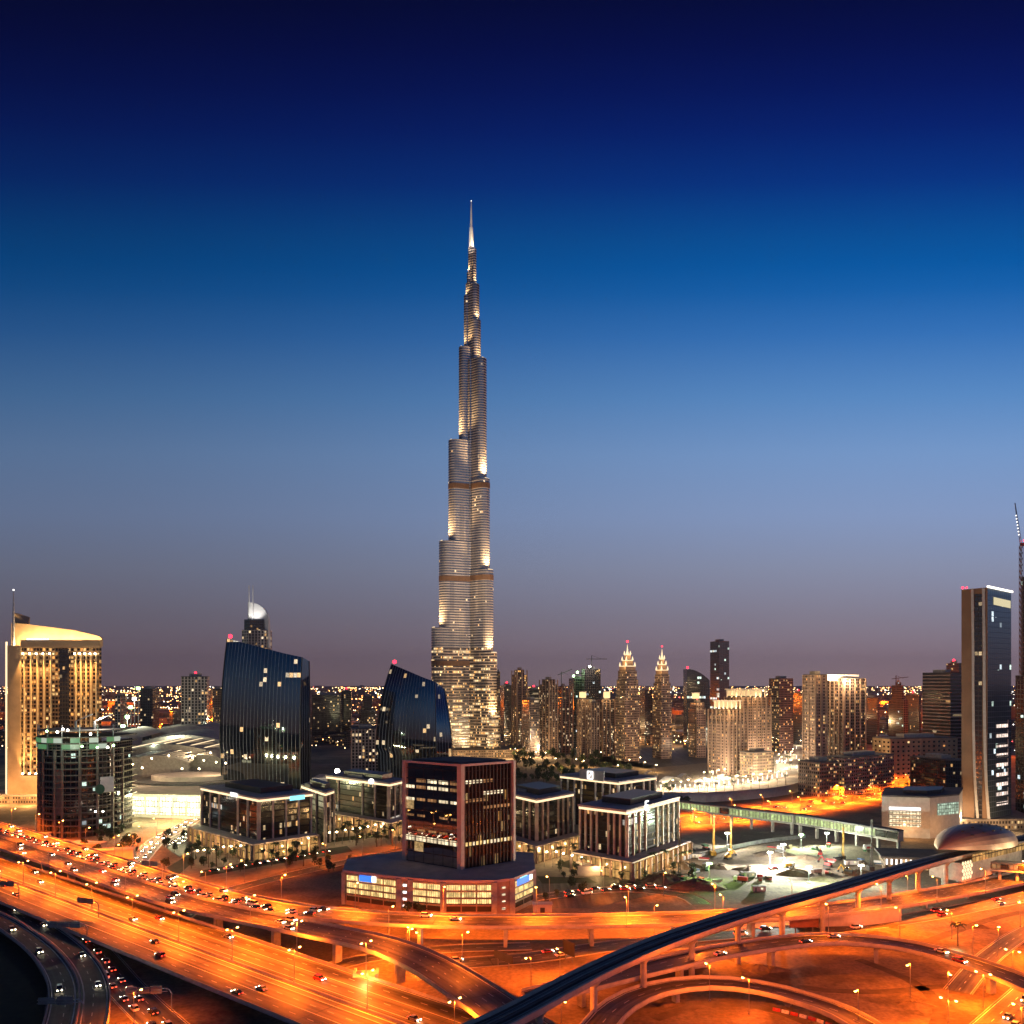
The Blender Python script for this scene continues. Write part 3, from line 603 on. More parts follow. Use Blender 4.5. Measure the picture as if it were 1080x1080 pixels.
r3, n3, l3, rr3 = emaar('black glass block with round lit emblem at roof corner, beside the brown glass cube', (410,826), (345,818), (427.5,822), cols=(5,3))
MB().tube([(n3.x-14,n3.y+8,37.5),(n3.x-14,n3.y+6.8,37.5)], 2.1, 14).build('emblem', M['signw'], r3)
emaar('black block with white pilasters half hidden by the brown glass cube', (566,843), (528,834.5), (604,836), cols=(6,7))
r5, n5, l5, rr5 = emaar('black block with close white pilasters and lit emblem, right end of the row', (661,855), (612,849), (715,841), cols=(8,9))
e5 = (rr5-n5).normalized(); m5 = Vector((e5.y,-e5.x)); p5 = n5+e5*19+m5*2.4
for a, b_ in (((0,0),(0,5)),((0,5),(3.4,5)),((0,2.6),(2.8,2.6)),((0,0),(3.4,0))):
    MB().bar((p5.x+e5.x*a[0],p5.y+e5.y*a[0],35.2+a[1]),(p5.x+e5.x*b_[0],p5.y+e5.y*b_[0],35.2+b_[1]),.8).build('emblem_stroke', M['signw'], r5)
r6, n6, l6, rr6 = emaar('black block at the back with a square slashed emblem on its roof wall', (652,824.5), (592,817.5), (691,819), cols=(8,6), pod=False)
d6 = (n6-l6).normalized(); m6 = Vector((d6.y,-d6.x)); p6 = l6.lerp(n6, .52)+m6*2.6
MB().prism([tuple(p6-d6*9+m6*-.5), tuple(p6+d6*16+m6*-.5), tuple(p6+d6*16-m6*2), tuple(p6-d6*9-m6*2)], 36.2, 43.5).build('emblem_wall', M['pale'], r6)
Q = lambda a, z: (p6.x+d6.x*a, p6.y+d6.y*a, z)
for a, b_ in (((0,37.2),(5.2,37.2)),((5.2,37.2),(5.2,42.6)),((5.2,42.6),(0,42.6)),((0,42.6),(0,37.2)),((1.4,38.4),(3.8,41.4))):
    MB().bar(Q(*a), Q(*b_), .75).build('emblem_stroke', M['signw'], r6)
# ---------------------------------------------------------------- round tower under construction, left
def unfinished():
    d = 600.0; x0, x1 = X(43.5, d+28), X(137, d+40); cx = (x0+x1)/2; rw = (x1-x0)/2; root = thing('unfinished_building', 'half-built rounded concrete block with green netting and work lights on top', 'construction site', (cx, d+28, 0))
    arc = lambda s: [(cx+rw*s*math.cos(t), d+30-30*s*math.sin(t)*1.0) for t in [math.pi*i/16 for i in range(17)]][::-1]
    zt = Z(771, d); n = 17
    full = lambda s: fix(arc(s)+[(cx+rw*s, d+52), (cx-rw*s, d+52)])
    MB().prism(full(.88), 0, zt-8, True).build('core_wall', FAC['unbuilt'], root)
    for k in range(1, n+1):
        z = zt*k/n; MB().prism(full(1.0 if k < 15 else 1.01), z-.55, z, True, True).build('floor_slab', M['rawconc'], root)
    for i in (0,2,4,5,7,8,10,12,14,16):
        p = arc(.97)[i]; MB().box((p[0],p[1],zt*14/n/2), (1.5,1.5,zt*14/n-.6)).build('column', M['rawconc'], root)
    for i in (2,4,6,8,10,12,14):
        p = arc(.99)[i]; MB().box((p[0],p[1],(zt+4)/2+zt*13/n/2), (.6,.6,zt*4/n+4)).build('formwork_post', M['steel'], root)
    net = [glow('net_green_glow', (.35,1,.4), .22), glow('net_white_glow', (.85,1,.8), .5), plain('net_grey', (.4,.42,.4), .9)]  # green and white nets emit, in place of work light falling on them
    A = arc(1.02)
    for i in range(1, 15):
        for f in range(2):
            if random.random() < .3: continue
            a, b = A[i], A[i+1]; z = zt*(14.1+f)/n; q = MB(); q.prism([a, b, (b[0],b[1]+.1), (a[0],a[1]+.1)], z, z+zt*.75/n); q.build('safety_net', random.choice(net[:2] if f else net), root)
    p = arc(1.03)[13]; q = MB().box((p[0], p[1], Z(826,d+20)), (9,.4,11), R(35)); q.build('hoarding_sheet', M['white'], root)
    MB().tube([(X(108,d),d-3.4,Z(831.5,d)),(X(108,d),d-3.9,Z(831.5,d))], 3.4, 14).build('round_sheet', plain('green_sheet', (.03,.14,.09), .8), root)
    MB().box((X(60,d), d+3, Z(823,d)/2+12), (4.2,3,Z(800,d)-24)).build('hoist_shaft', M['rawconc'], root)
    for px, pz, k in ((51,771,'lampG'),(62,772,'lampW'),(68,769,'lampW'),(73,770,'lampW'),(97,774,'lampW'),(88,787,'lampG'),(115,788,'lampW'),(121,786,'lampG'),(104,788,'lampG')):
        MB().ball((X(px,d), d-2, Z(pz,d)), .8).build('work_light', M[k], root)
    for px, py in ((66,846),(81,848),(97,857),(105,857)): MB().ball((X(px,d), d+5, Z(py,d)), .6).build('work_light', M['lampW'], root)
    light('POINT', 'site_floodlight_green', (X(75,d), d-14, zt-6), 7000, (.75,1,.7), root, .5); light('POINT', 'site_floodlight_green', (X(110,d), d-14, zt-6), 7000, (.75,1,.7), root, .5)
    light('POINT', 'site_floodlight_white', (X(90,d), d+20, zt+8), 14000, (1,.95,.8), root, .5)
    for k, (px, ang) in enumerate(((63,20),(84,-15))):
        b = MB(); z = zt+6; b.bar((X(px,d),d+22,zt),(X(px,d),d+22,z),1.2); b.bar((X(px,d),d+22,z),(X(px,d)+math.cos(R(ang))*13,d+22,z+5),.8); b.build('placing_boom', M['steel'], root)
unfinished()

# ---------------------------------------------------------------- shopping mall
def mall():
    root = thing('shopping_mall', 'sprawling low mall with brilliant white lit frontage and banded roofs', 'mall', (X(185,760), 790, 0))
    d = 705; x0, x1 = X(133, d), X(240, d)
    front = litglass('mall_front_light', (1,.96,.6), 3.4, 2.6, 4.6)
    MB().prism(fix([(x0-20,d),(x1,d-22),(x1+30,d+60),(x0-10,d+60)]), 0, Z(836,d), True, mt=1).build('front_hall', [M['pale'], M['roofpale']], root)
    for k in range(8):
        a = Vector((x0-16,d-1.2)).lerp(Vector((x1-2,d-22.6)), k/8); b = Vector((x0-16,d-1.2)).lerp(Vector((x1-2,d-22.6)), (k+.86)/8)
        MB().prism([(a.x,a.y-.6),(b.x,b.y-.6),(b.x,b.y-.2),(a.x,a.y-.2)], 3, Z(839 if k > 1 else 832,d)).build('lit_bay', front, root)
    for k in range(5): light('POINT', 'mall_floodlight', (X(140+k*22, d-25), d-48, 24), 34000, (1,.97,.5), root, 1.5)
    c = (X(190,d+60), d+85)
    for s, z0, z1, m in ((1,0,19,'pale'),(.93,19,21,'roof'),(.6,21,25,'roofpale')):
        pts = [(c[0]+58*s*math.cos(2*math.pi*i/40), c[1]+44*s*math.sin(2*math.pi*i/40)) for i in range(40)]
        MB().prism(pts, z0, z1).build('drum', M[m], root)
    for k in range(16):
        a = R(195+k*10); MB().ball((c[0]+59*math.cos(a), c[1]+45*math.sin(a), 13), .55).build('wall_lamp', M['lampY'], root)
    for k, (px0, px1, py, dd, dp) in enumerate(((132,222,789,880,50),(150,238,779,960,60),(125,200,801,830,30),(160,232,769,1060,60),(190,240,800,850,34),(108,150,775,1000,60))):
        xa, xb = X(px0,dd), X(px1,dd); z = Z(py,dd); n = 14; b = MB()
        for i in range(n):
            f = lambda t: (xa+(xb-xa)*t, z+7*math.sin(math.pi*t)-3)
            (u0,h0),(u1,h1) = f(i/n), f((i+1)/n); b.quad([(u0,dd,h0),(u1,dd,h1),(u1,dd+dp,h1+3),(u0,dd+dp,h0+3)]); b.quad([(u0,dd,0),(u1,dd,0),(u1,dd,h1),(u0,dd,h0)])
        b.build('vaulted_roof', M['roofpale' if k % 2 else 'concrete'], root)
        if k in (0, 2, 3):
            for i in range(7):
                t = (i+.5)/7; b = MB(); x = xa+(xb-xa)*t; h = z+7*math.sin(math.pi*t)-2.3; b.bar((x-5,dd+4,h),(x+7,dd+dp-6,h+3.4),2.2,.4); b.build('skylight', M['strip'] if k == 0 else M['pale'], root)
    b = MB().ball((X(137,930), 960, 4), 48, 24, 12, sz=.60); b.build('dome', M['concrete'], root, True)
    for px, py, dd in ((140,807,760),(160,801,800),(178,798,830),(203,800,820),(215,803,800),(228,805,780),(192,812,740),(150,811,740),(210,812,740),(222,795,850),(238,806,760)):
        MB().ball((X(px,dd), dd, Z(py,dd)+1), .8).build('roof_lamp', M['lampY'], root)
    for px, py, dd in ((150,808,760),(205,797,850),(225,806,780)): light('POINT', 'roof_floodlight', (X(px,dd), dd, Z(py,dd)+7), 20000, (1,.75,.42), root, .5)
    light('POINT', 'roof_floodlight_cool', (X(170,900), 880, 46), 20000, (.85,1,.7), root, .5); light('POINT', 'roof_floodlight_cool', (X(200,1000), 950, 50), 20000, (.85,1,.7), root, .5)
mall()

# ---------------------------------------------------------------- slab tower with a row of bright slots, right
def slabtower():
    d = 640.0; root = thing('corner_office_tower', 'tall grey-green glass tower with pale curved ribs and bright window slots, right edge', 'office tower', (X(1040,d), d+20, 0))
    A, B_, C, D = Vector((X(1014,d+9), d+9)), Vector((X(1041.5,d), d)), Vector((X(1066.5,d+22), d+22)), Vector((X(1046,d+40), d+40))
    zl, zn, zr = Z(622,d+9), Z(619.5,d), Z(625,d+22)
    gl = facade('green_grey_glass', (.16,.17,.165), (.075,.088,.085), 3.2, 4.0, .03, .05, .96, .03, COOL, 1.1, ior=1.9, grough=.12, wrough=.4)
    br = plain('brown_panels', (.24,.125,.065), .6, var=.15, scale=.08)
    def wall(nm, a, b, za, zb, m, z0=0):
        k = MB(); w = (b-a).length; k.quad([(a.x,a.y,z0),(b.x,b.y,z0),(b.x,b.y,zb),(a.x,a.y,za)], [(0,0),(w,0),(w,zb),(0,za)]); return k.build(nm, m, root)
    wall('brown_side', A, B_, zl, zn, br); wall('glass_side', B_, C, zn, zr, gl); wall('rear_wall', C, D, zr, zl, gl); wall('rear_wall', D, A, zl, zl, gl)
    k = MB(); k.quad([(A.x,A.y,zl),(B_.x,B_.y,zn),(C.x,C.y,zr),(D.x,D.y,zl)]); k.build('roof', M['roof'], root)
    e = B_-A; nn = Vector((e.y,-e.x)).normalized(); W_ = e.length
    def P(t, o, z): p = A+e*t+nn*o; return Vector((p.x,p.y,z))
    k = MB(); k.quad([P(.50,.3,3), P(.80,.3,3), P(.80,.3,zl-4), P(.50,.3,zl-4)], [(0,0),(W_*.3,0),(W_*.3,zl-4),(0,zl-4)]); k.build('dark_glass_strip', FAC['dark'], root)
    for t0, t1 in ((.40,.50),(.82,.93)):       # ribs that sweep outward at the foot
        b = MB(); zs = [0,10,22,36,52,75,100,140,zl+.5]; ts = [.22,.17,.12,.075,.045,.02,.005,0,-.03]
        for i in range(len(zs)-1):
            for o0, o1, q0, q1 in ((.9,.9,t0,t1),(.0,.9,t1,t1),(.9,.0,t0,t0)):
                b.quad([P(q0+ts[i],o0,zs[i]), P(q1+ts[i],o1,zs[i]), P(q1+ts[i+1],o1,zs[i+1]), P(q0+ts[i+1],o0,zs[i+1])])
        b.build('curved_rib', M['pale'], root)
    e2 = C-B_; n2 = Vector((e2.y,-e2.x)).normalized()
    def Q(t, o, z): p = B_+e2*t+n2*o; return Vector((p.x,p.y,z))
    b = MB(); b.bar(Q(-.02,.5,zn+.6), Q(1.02,.5,zr+.6), 1.3, 1.3); b.build('roof_light_strip', M['stripw'], root)
    b = MB(); b.quad([Q(.24,.25,Z(638,d+8)),Q(.96,.25,Z(640,d+8)),Q(.96,.25,Z(632,d+8)),Q(.24,.25,Z(630,d+8))], [(0,0),(16,0),(16,6),(0,6)]); b.build('lit_panel', glow('lounge_light', (1,.86,.5), .75), root)
    for k in range(9):
        py = 765.5+k*10.2; b = MB(); z = Z(py, d+14); b.prism([tuple(Q(.36,.25,0).to_2d()),tuple(Q(.84,.25,0).to_2d()),tuple(Q(.84,.1,0).to_2d()),tuple(Q(.36,.1,0).to_2d())], z-1.3, z+1.3); b.build('window_slot', litglass('slot_light', (1,.78,.66), 1.7, 4, 9) if k == 0 else bpy.data.materials['slot_light'], root)
        b = MB(); b.bar(Q(.84,.3,z-1.3), Q(.84,.3,z+4.5), .5); b.build('slot_frame', M['pale'], root)
    redlight(root, (A.x+1, A.y, zl+1.5), .9); redlight(root, (A.x+4, A.y, zl+1.5), .7)
    MB().prism([(A.x-14,A.y-14),(C.x+6,C.y-22),(C.x+16,C.y+20),(A.x-8,A.y+30)], 0, 8, True, mt=1).build('podium', [FAC['low'], M['roof']], root)
    light('POINT', 'podium_floodlight', (A.x-8, A.y-16, 11), 16000, (1,.7,.38), root, .5); light('POINT', 'podium_floodlight', (B_.x+6, B_.y-24, 11), 16000, (1,.7,.38), root, .5)
slabtower()
def cranetower():
    d = 700.0; root = thing('unfinished_tower', 'dark unfinished tower cut by the right edge beside a lit crane boom', 'construction site', (X(1085,d), d+15, 0))
    MB().prism(fix(fit(1071, 1110, d, 26, 10)), 0, Z(712,d), True).build('wall', FAC['unbuilt'], root); MB().prism(fix(fit(1077, 1104, d+4, 20, 10)), Z(712,d), Z(605,d), True).build('upper_wall', FAC['unbuilt'], root)
    c = thing('tower_crane', 'luffing crane with a row of white lights on its boom at the far right', 'crane', (X(1078,d), d+2, Z(712,d)))
    x = X(1078.5,d); b = MB(); z0, z1 = Z(712,d), Z(575,d)
    for sx in (-1,1):
        for sy in (-1,1): b.bar((x+sx,d+2+sy,z0),(x+sx,d+2+sy,z1),.35)
    n = 22
    for i in range(n):
        za, zb = z0+(z1-z0)*i/n, z0+(z1-z0)*(i+1)/n; b.bar((x-1,d+1,za),(x+1,d+1,zb),.25); b.bar((x-1,d+3,zb),(x+1,d+3,za),.25); b.bar((x-1,d+1,za),(x-1,d+3,zb),.25)
    b.build('mast', M['brick'], c)
    b = MB(); p, q = Vector((x, d+2, z1)), Vector((X(1072,d), d+2, Z(530,d)))
    for o in (-.8,.8): b.bar(p+Vector((o,0,0)), q+Vector((o*.3,0,0)), .3)
    b.bar(p+Vector((0,1,0)), q, .3)
    for i in range(14): b.bar(p.lerp(q,i/14)+Vector((-.8*(1-i/20),0,0)), p.lerp(q,(i+1)/14)+Vector((.8*(1-i/20),0,0)), .2)
    b.build('boom', M['steel'], c)
    for k in range(7): MB().ball(p.lerp(q, .25+.075*k)-Vector((1.2,1,0)), .55).build('boom_light', M['signw'], c)
    MB().box((x+3,d+2,z1+1), (7,2.4,2.4)).build('machine_deck', M['brick'], c); redlight(c, (x+1.5,d,z1+4), .8)
cranetower()

# ---------------------------------------------------------------- distant towers, one by one
T = tower
T('high_rise_block', 'white-framed dark block with red roof light, left of the wide curved tower', 191, 221, 714, 1080, 26, 12, 'white', red=1.6)
T('dark_tower', 'dark slab behind the floodlight masts, left of the white-framed block', 148, 168, 727, 1250, 30, 5, 'dark')
T('dark_tower', 'black narrow block with pale edges just right of the hotel', 121, 134, 734, 1220, 25, 5, 'white')
T('low_block', 'brown mid-rise hugging the left side of the wide curved glass tower', 222, 236, 727, 1300, 30, 25, 'low')
T('dark_tower', 'wide low dark block between the two curved towers', 329, 361, 733, 1600, 60, 8, 'dark')
T('beacon_tower', 'slim block topped by twin red beacons between the two curved towers', 360, 371, 729, 1650, 30, 8, 'dark', red=2.2)
T('stepped_block', 'stepped dark block just left of the narrow curved tower', 379, 396, 734, 1500, 40, 15, 'dark', tiers=[(1,.7),(.6,1)])
T('striped_block', 'pale block wrapped in wavy light bands, left of the narrow curved tower', 370, 401, 768, 1020, 40, 12, 'white')
T('slim_tower', 'slim dark tower hard against the right side of the tallest tower', 523.5, 527.5, 709, 1500, 20, 5, 'beige')
T('dark_tower', 'plain dark block just right of the tallest tower with red side beacon', 528, 541, 723, 1560, 40, 10, 'dark', red=1.8)
T('pier_tower', 'tower with one bright pale pier, highest between tallest tower and crane tower', 540, 556, 707, 1330, 30, 15, 'brown', tiers=[(1,.94),(.62,1)], fins=2)
T('glass_block', 'short glassy block with clustered white windows below a red beacon', 551, 569, 738, 1260, 34, 18, 'grey')
T('red_beacon_block', 'flat-banded block with red beacon behind the short glassy block', 555, 571, 727, 1500, 34, 8, 'band', red=2)
T('pair_tower', 'grey tower with dark flank, left half of the dense middle cluster', 569, 588, 717, 1290, 36, 22, 'grey', tiers=[(1,.93),(.72,1)], fins=3)
T('cluster_tower', 'grey ribbed tower with stepped top, middle of the dense cluster', 584, 604, 724, 1340, 36, 18, 'grey', fins=3, tiers=[(1,.85),(.75,.95),(.4,1)])
T('cluster_tower', 'brown tower under green work lights, behind the middle cluster', 600, 617, 716, 1480, 36, 10, 'unbuilt')
ct = T('unfinished_tower', 'dark unfinished tower with white work light and flat crane on top', 613, 633.5, 706, 1450, 34, 5, 'unbuilt')
T('lit_cap_tower', 'slim beige tower with one glowing box cap, front of the middle cluster', 609, 621, 737, 1250, 22, 12, 'beige', fins=2)
T('cluster_tower', 'low grey ribbed tower between the glowing box cap and the ribbed twin', 618, 632, 741, 1230, 22, 16, 'grey', fins=3)
T('lit_cap_tower', 'grey tower with narrow lantern cap left of the first crowned tower', 629, 648, 738, 1270, 28, 12, 'grey', fins=3)
T('crowned_tower', 'taller crowned apartment tower with gold-lit stepped top, left of the twin pair', 649, 674.5, 708, 1190, 26, 24, 'beige', tiers=[(1,.72),(.9,.9),(.78,1)], crown=1, red=1.6)
T('crowned_tower', 'slimmer crowned apartment tower with gold-lit stepped top, right of the twin pair', 688, 708.5, 712, 1230, 26, 20, 'beige', tiers=[(1,.7),(.88,.9),(.74,1)], crown=1, red=1.2)
T('slim_tower', 'slim dark bluish slab standing between the two gold-crowned towers', 675, 688, 728, 1500, 30, 8, 'dark')
T('low_crown_tower', 'short beige tower with small lit crown below the curved dark one', 726, 744.5, 741, 1250, 24, 18, 'beige2', tiers=[(1,.9),(.8,1)], crown=0, red=.9)
T('dark_tower', 'tall thin dark slab with a few light bands, highest on the right skyline', 749, 769, 677, 1500, 30, 18, 'slab')
T('apartment_block', 'front beige stepped apartment block above the bright promenade', 747, 788, 748, 1010, 34, 32, 'beige2', tiers=[(1,.8),(.9,.93),(.66,1)], fins=5, cat='apartment block')
T('apartment_block', 'rear beige apartment block with glowing colonnade on its roof', 764, 813, 735, 1070, 36, 24, 'beige2', tiers=[(1,.86),(.9,1)], fins=6, cat='apartment block')
T('apartment_wing', 'low beige wing along the foot of the stepped apartment blocks', 780, 816, 793, 985, 22, 30, 'low', cat='apartment block')
T('dark_tower', 'dark residential slab with sprinkled lights, left of the pair of banded beige slabs', 811, 836.5, 716, 1330, 30, 14, 'brown')
T('slim_tower', 'slim dim tower filling the gap left of the banded beige slabs', 836, 848, 731, 1500, 30, 14, 'dark', red=1.4)
T('banded_slab', 'left beige balcony slab of the pair with the floodlit roof', 847, 872, 712, 960, 26, 12, 'beige2', fins=2, cat='apartment block')
T('banded_slab', 'right balcony slab of the pair, under the brilliantly lit roof screen', 871, 913, 716, 975, 30, 20, 'brown', fins=4, cat='apartment block')
T('apartment_wing', 'long low pink-lit wing with square windows along the orange road', 868, 943, 797, 830, 24, 34, 'beige2', cat='apartment block')
T('apartment_wing', 'low dark-fronted podium at the foot of the balcony slabs', 842, 884, 803, 815, 26, 30, 'low', cat='apartment block')
T('dark_tower', 'dim block behind the lit roof screen slab', 913, 925, 736, 1500, 40, 12, 'dark')
T('stepped_tower', 'dark stepped unfinished tower against the far orange city lights', 937, 958, 720, 1500, 40, 14, 'unbuilt', tiers=[(1,.72),(.66,.95),(.3,1)], mast=8)
T('dark_tower', 'small dim tower with a bluish sign right of the stepped unfinished one', 957, 969, 733, 1650, 40, 12, 'dark', red=1.8)
T('banded_block', 'broad dark block with level light bands left of the corner office tower', 973, 1014, 710, 1080, 46, 18, 'band')
T('beacon_tower', 'tower with three red roof beacons peeping over the broad banded block', 998, 1014, 700, 1300, 30, 8, 'dark', red=2)
T('low_block', 'long low yellow-lit block with paired windows behind the dark hall', 920, 1010, 778, 960, 30, 16, 'yellow')
T('low_hall', 'low dark windowless hall between the yellow block and the corner tower', 960, 1020, 800, 800, 50, 12, 'dark', cat='hall')
# roof glows on some of them
for k, (px, py, d, h, e) in enumerate(((615,733,1240,8,9000),(640.5,733,1270,9,7000),(735,734,1250,8,7000))):
    r = thing('roof_lantern', ['square glowing lantern on the slim beige tower', 'narrow glowing lantern on the grey tower left of the first crown', 'small glowing lantern on the short beige tower'][k], 'roof lantern', (X(px,d), d+6, Z(py+5,d)))
    MB().box((X(px,d), d+8, Z(py,d)), (9,9,h)).build('lit_box', glow('lantern_light_%d' % k, (1,.7,.32), 1.3), r); MB().box((X(px,d), d+8, Z(py,d)+h/2+.5), (10.5,10.5,1)).build('cap', M['pale'], r)
    light('POINT', 'lantern_floodlight', (X(px,d), d-6, Z(py+3,d)), 6000, (1,.62,.24), r, .6)
for nm, px0, px1, py, dd, n in (('colonnade','753','780',742,1012,7),('colonnade','766','806',730,1072,9)):
    px0, px1 = float(px0), float(px1); r = thing('roof_colonnade', 'glowing roof colonnade on the %s apartment block' % ('front stepped' if n == 7 else 'rear'), 'colonnade', (X((px0+px1)/2,dd), dd, Z(py+5,dd)))
    for i in range(n): MB().box((X(px0+(px1-px0)*i/(n-1),dd), dd-3, Z(py+1.5,dd)), (1.5,1.5,9)).build('column', M['pale'], r)
    MB().box((X((px0+px1)/2,dd), dd-2, Z(py-3,dd)), (X(px1,dd)-X(px0,dd)+4, 5, 1.6)).build('lintel', M['pale'], r)
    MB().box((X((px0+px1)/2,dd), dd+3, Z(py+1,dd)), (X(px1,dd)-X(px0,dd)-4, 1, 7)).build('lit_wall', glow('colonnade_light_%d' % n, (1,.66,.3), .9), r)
    for t in (.2,.8): light('POINT', 'colonnade_floodlight', (X(px0+(px1-px0)*t,dd), dd-9, Z(py+6,dd)), 10000, (1,.6,.24), r, .6)
r = thing('roof_screen', 'brilliantly floodlit white roof screen on the right balcony slab', 'roof screen', (X(890,985), 985, Z(717,985)))
MB().prism([(X(871,980),980),(X(909,980),988),(X(909,980),992),(X(871,980),984)], Z(718,980), Z(711.5,980)).build('screen', M['white'], r)
for k in range(4): light('POINT', 'roof_screen_floodlight', (X(875+k*9,975), 970, Z(718,975)), 26000, (1,.68,.36), r, .6)
for px, d in ((852,955),(862,955)): light('POINT', 'slab_roof_floodlight', (X(px,d), d-8, Z(706,d)), 6000, (1,.6,.24), None, .6)
def flatcrane(px, py, d, label, L=30, ang=0):
    r = thing('tower_crane', label, 'crane', (X(px,d), d, Z(py+11,d))); b = MB(); x, z = X(px,d), Z(py,d); b.bar((x,d,Z(py+12,d)),(x,d,z+6),1.2); b.build('mast', M['dark'], r)
    b = MB(); b.bar((x-L*.35*math.cos(ang),d,z),(x+L*math.cos(ang),d,z+L*math.sin(ang)),1.1); b.bar((x,d,z+6),(x+L*.6*math.cos(ang),d,z+.6),.4); b.build('jib', M['dark'], r)
flatcrane(624, 695, 1455, 'level-jib crane over the dark unfinished tower', 26); flatcrane(609, 712, 1485, 'short crane over the tower with green work lights', 18, .3); flatcrane(592, 712, 1500, 'thin slanting crane behind the dense cluster', 22, .5); flatcrane(945, 716, 1505, 'thin crane on the dark stepped tower at right', 22, .15)
for px, py, d, m, e, key in ((622,703,1440,'lampW',14000,'unfinished_white'),(605,713,1470,'lampG',9000,'unfinished_green'),(609,709,1470,'lampG',9000,'unfinished_green')):
    o = MB().ball((X(px,d),d,Z(py,d)), 2.0); tag(o.build('work_light', M[m], None, loc=(X(px,d),d,Z(py,d))), 'white work light on top of the crane-topped tower' if m == 'lampW' else ('upper' if py < 711 else 'lower')+' green work light beside the crane-topped tower', 'work light')
    light('POINT', key, (X(px,d), d-6, Z(py,d)), e, (1,1,.9) if m == 'lampW' else (.5,1,.5), None, .6)
# curved-top dark tower
def fin_tower():
    d = 1400.0; root = thing('curved_top_tower', 'dark tower with arched sloping top and red beacon left of the tallest right-hand slab', 'tower', (X(736,d), d+15, 0)); xa, xb = X(724.5,d), X(748.5,d); n = 8; b = MB(); zz = [Z(705.5+12*(i/n)**2, d) for i in range(n+1)]
    for i in range(n):
        x0, x1 = xa+(xb-xa)*i/n, xa+(xb-xa)*(i+1)/n
        b.quad([(x0,d,0),(x1,d,0),(x1,d,zz[i+1]),(x0,d,zz[i])], [(x0-xa,0),(x1-xa,0),(x1-xa,zz[i+1]),(x0-xa,zz[i])]); b.quad([(x0,d,zz[i]),(x1,d,zz[i+1]),(x1,d+30,zz[i+1]),(x0,d+30,zz[i])])
    b.quad([(xb,d,0),(xb,d+30,0),(xb,d+30,zz[-1]),(xb,d,zz[-1])]); b.quad([(xa,d+30,0),(xa,d,0),(xa,d,zz[0]),(xa,d+30,zz[0])]); b.build('wall', FAC['slab'], root); redlight(root, (xa+1,d,zz[0]+2), 1.8)
fin_tower()
# louvred low building, beige box, right
def louvre():
    d = 610.0; root = thing('louvred_hall', 'beige box building with rows of bright lit louvres beside the metro station', 'building', (X(970,d), d+25, 0))
    z1 = Z(840,d); p = [(X(930,d),d),(X(975,d),d-8),(X(1016,d),d+6),(X(1016,d+45),d+45),(X(934,d+45),d+45)]
    MB().prism(p, 0, z1).build('wall', M['pale'], root); MB().prism(scl(p,1.01), z1, z1+1).build('roof', M['roof'], root); MB().prism(scl(p,.5), z1+1, z1+3.5).build('plant_room', M['dark'], root)
    fr = lambda t, o=.5: (X(930,d)+(X(975,d)-X(930,d))*t+.1, d-8*t-o)
    for k in range(5):
        z = Z(852+k*4.3,d); b = MB(); b.prism([fr(.15),fr(.80),fr(.80,.1),fr(.15,.1)], z-.95, z+.95); b.build('lit_louvre', M['bayw'] if k else M['signw'], root)
    b = MB(); q = lambda t, o=.4: (X(975,d)+(X(1016,d)-X(975,d))*t, d-8+14*t-o); b.prism([q(.25),q(.98),q(.98,.1),q(.25,.1)], Z(859,d), Z(847,d)); b.build('glazed_strip', litglass('cool_strip', (.75,1,.75), .7, 2, 2.5), root)
    light('POINT', 'louvre_lamp', (X(950,d), d-14, 8), 5000, (1,.5,.16), root, .4); light('POINT', 'louvre_lamp', (X(990,d), d-20, 8), 5000, (1,.5,.16), root, .4)
louvre()
# floodlight masts on the left
for k, (px, py, d) in enumerate(((146,726,1150),(142,737,1120),(138,746,1090),(134.5,756,1060),(130,766,1030))):
    r = thing('floodlight_mast', '%s of the row of stadium floodlight masts behind the mall dome, counted from the tallest' % ordw(k), 'floodlight', (X(px,d), d, 0), 0, 'stadium floodlight masts')
    MB().tube([(X(px,d),d,0),(X(px,d),d,Z(py,d))], [1.0,.5], 6).build('mast', M['steel'], r); MB().box((X(px,d),d-.8,Z(py,d)), (4.5,1.2,3.4)).build('lamp_panel', M['lampG' if k != 1 else 'lampW'], r)
    if k in (1,3): light('POINT', 'stadium_floodlight', (X(px,d), d-4, Z(py,d)), 90000, (.9,1,.7), r, 1)
r = thing('floodlight_mast', 'short floodlight blazing white in the park between the curved towers', 'floodlight', (X(356,850), 850, 0))
MB().tube([(X(356,850),850,0),(X(356,850),850,22)], .5, 6).build('mast', M['steel'], r); MB().ball((X(356,850),849,22), 2.6).build('lamp_panel', M['lampW'], r); light('POINT', 'park_floodlight', (X(356,850), 846, 22), 45000, (.95,1,.8), r, 1)
o = MB().prism([(X(329,870),870),(X(372,870),870),(X(372,870),905),(X(329,870),905)], 0, 13, True, mt=1).build('park_hall', [M['pale'], M['roofpale']], None, loc=(X(350,870),880,0)); tag(o, 'pale low hall lit by the white floodlight between the curved towers', 'hall')
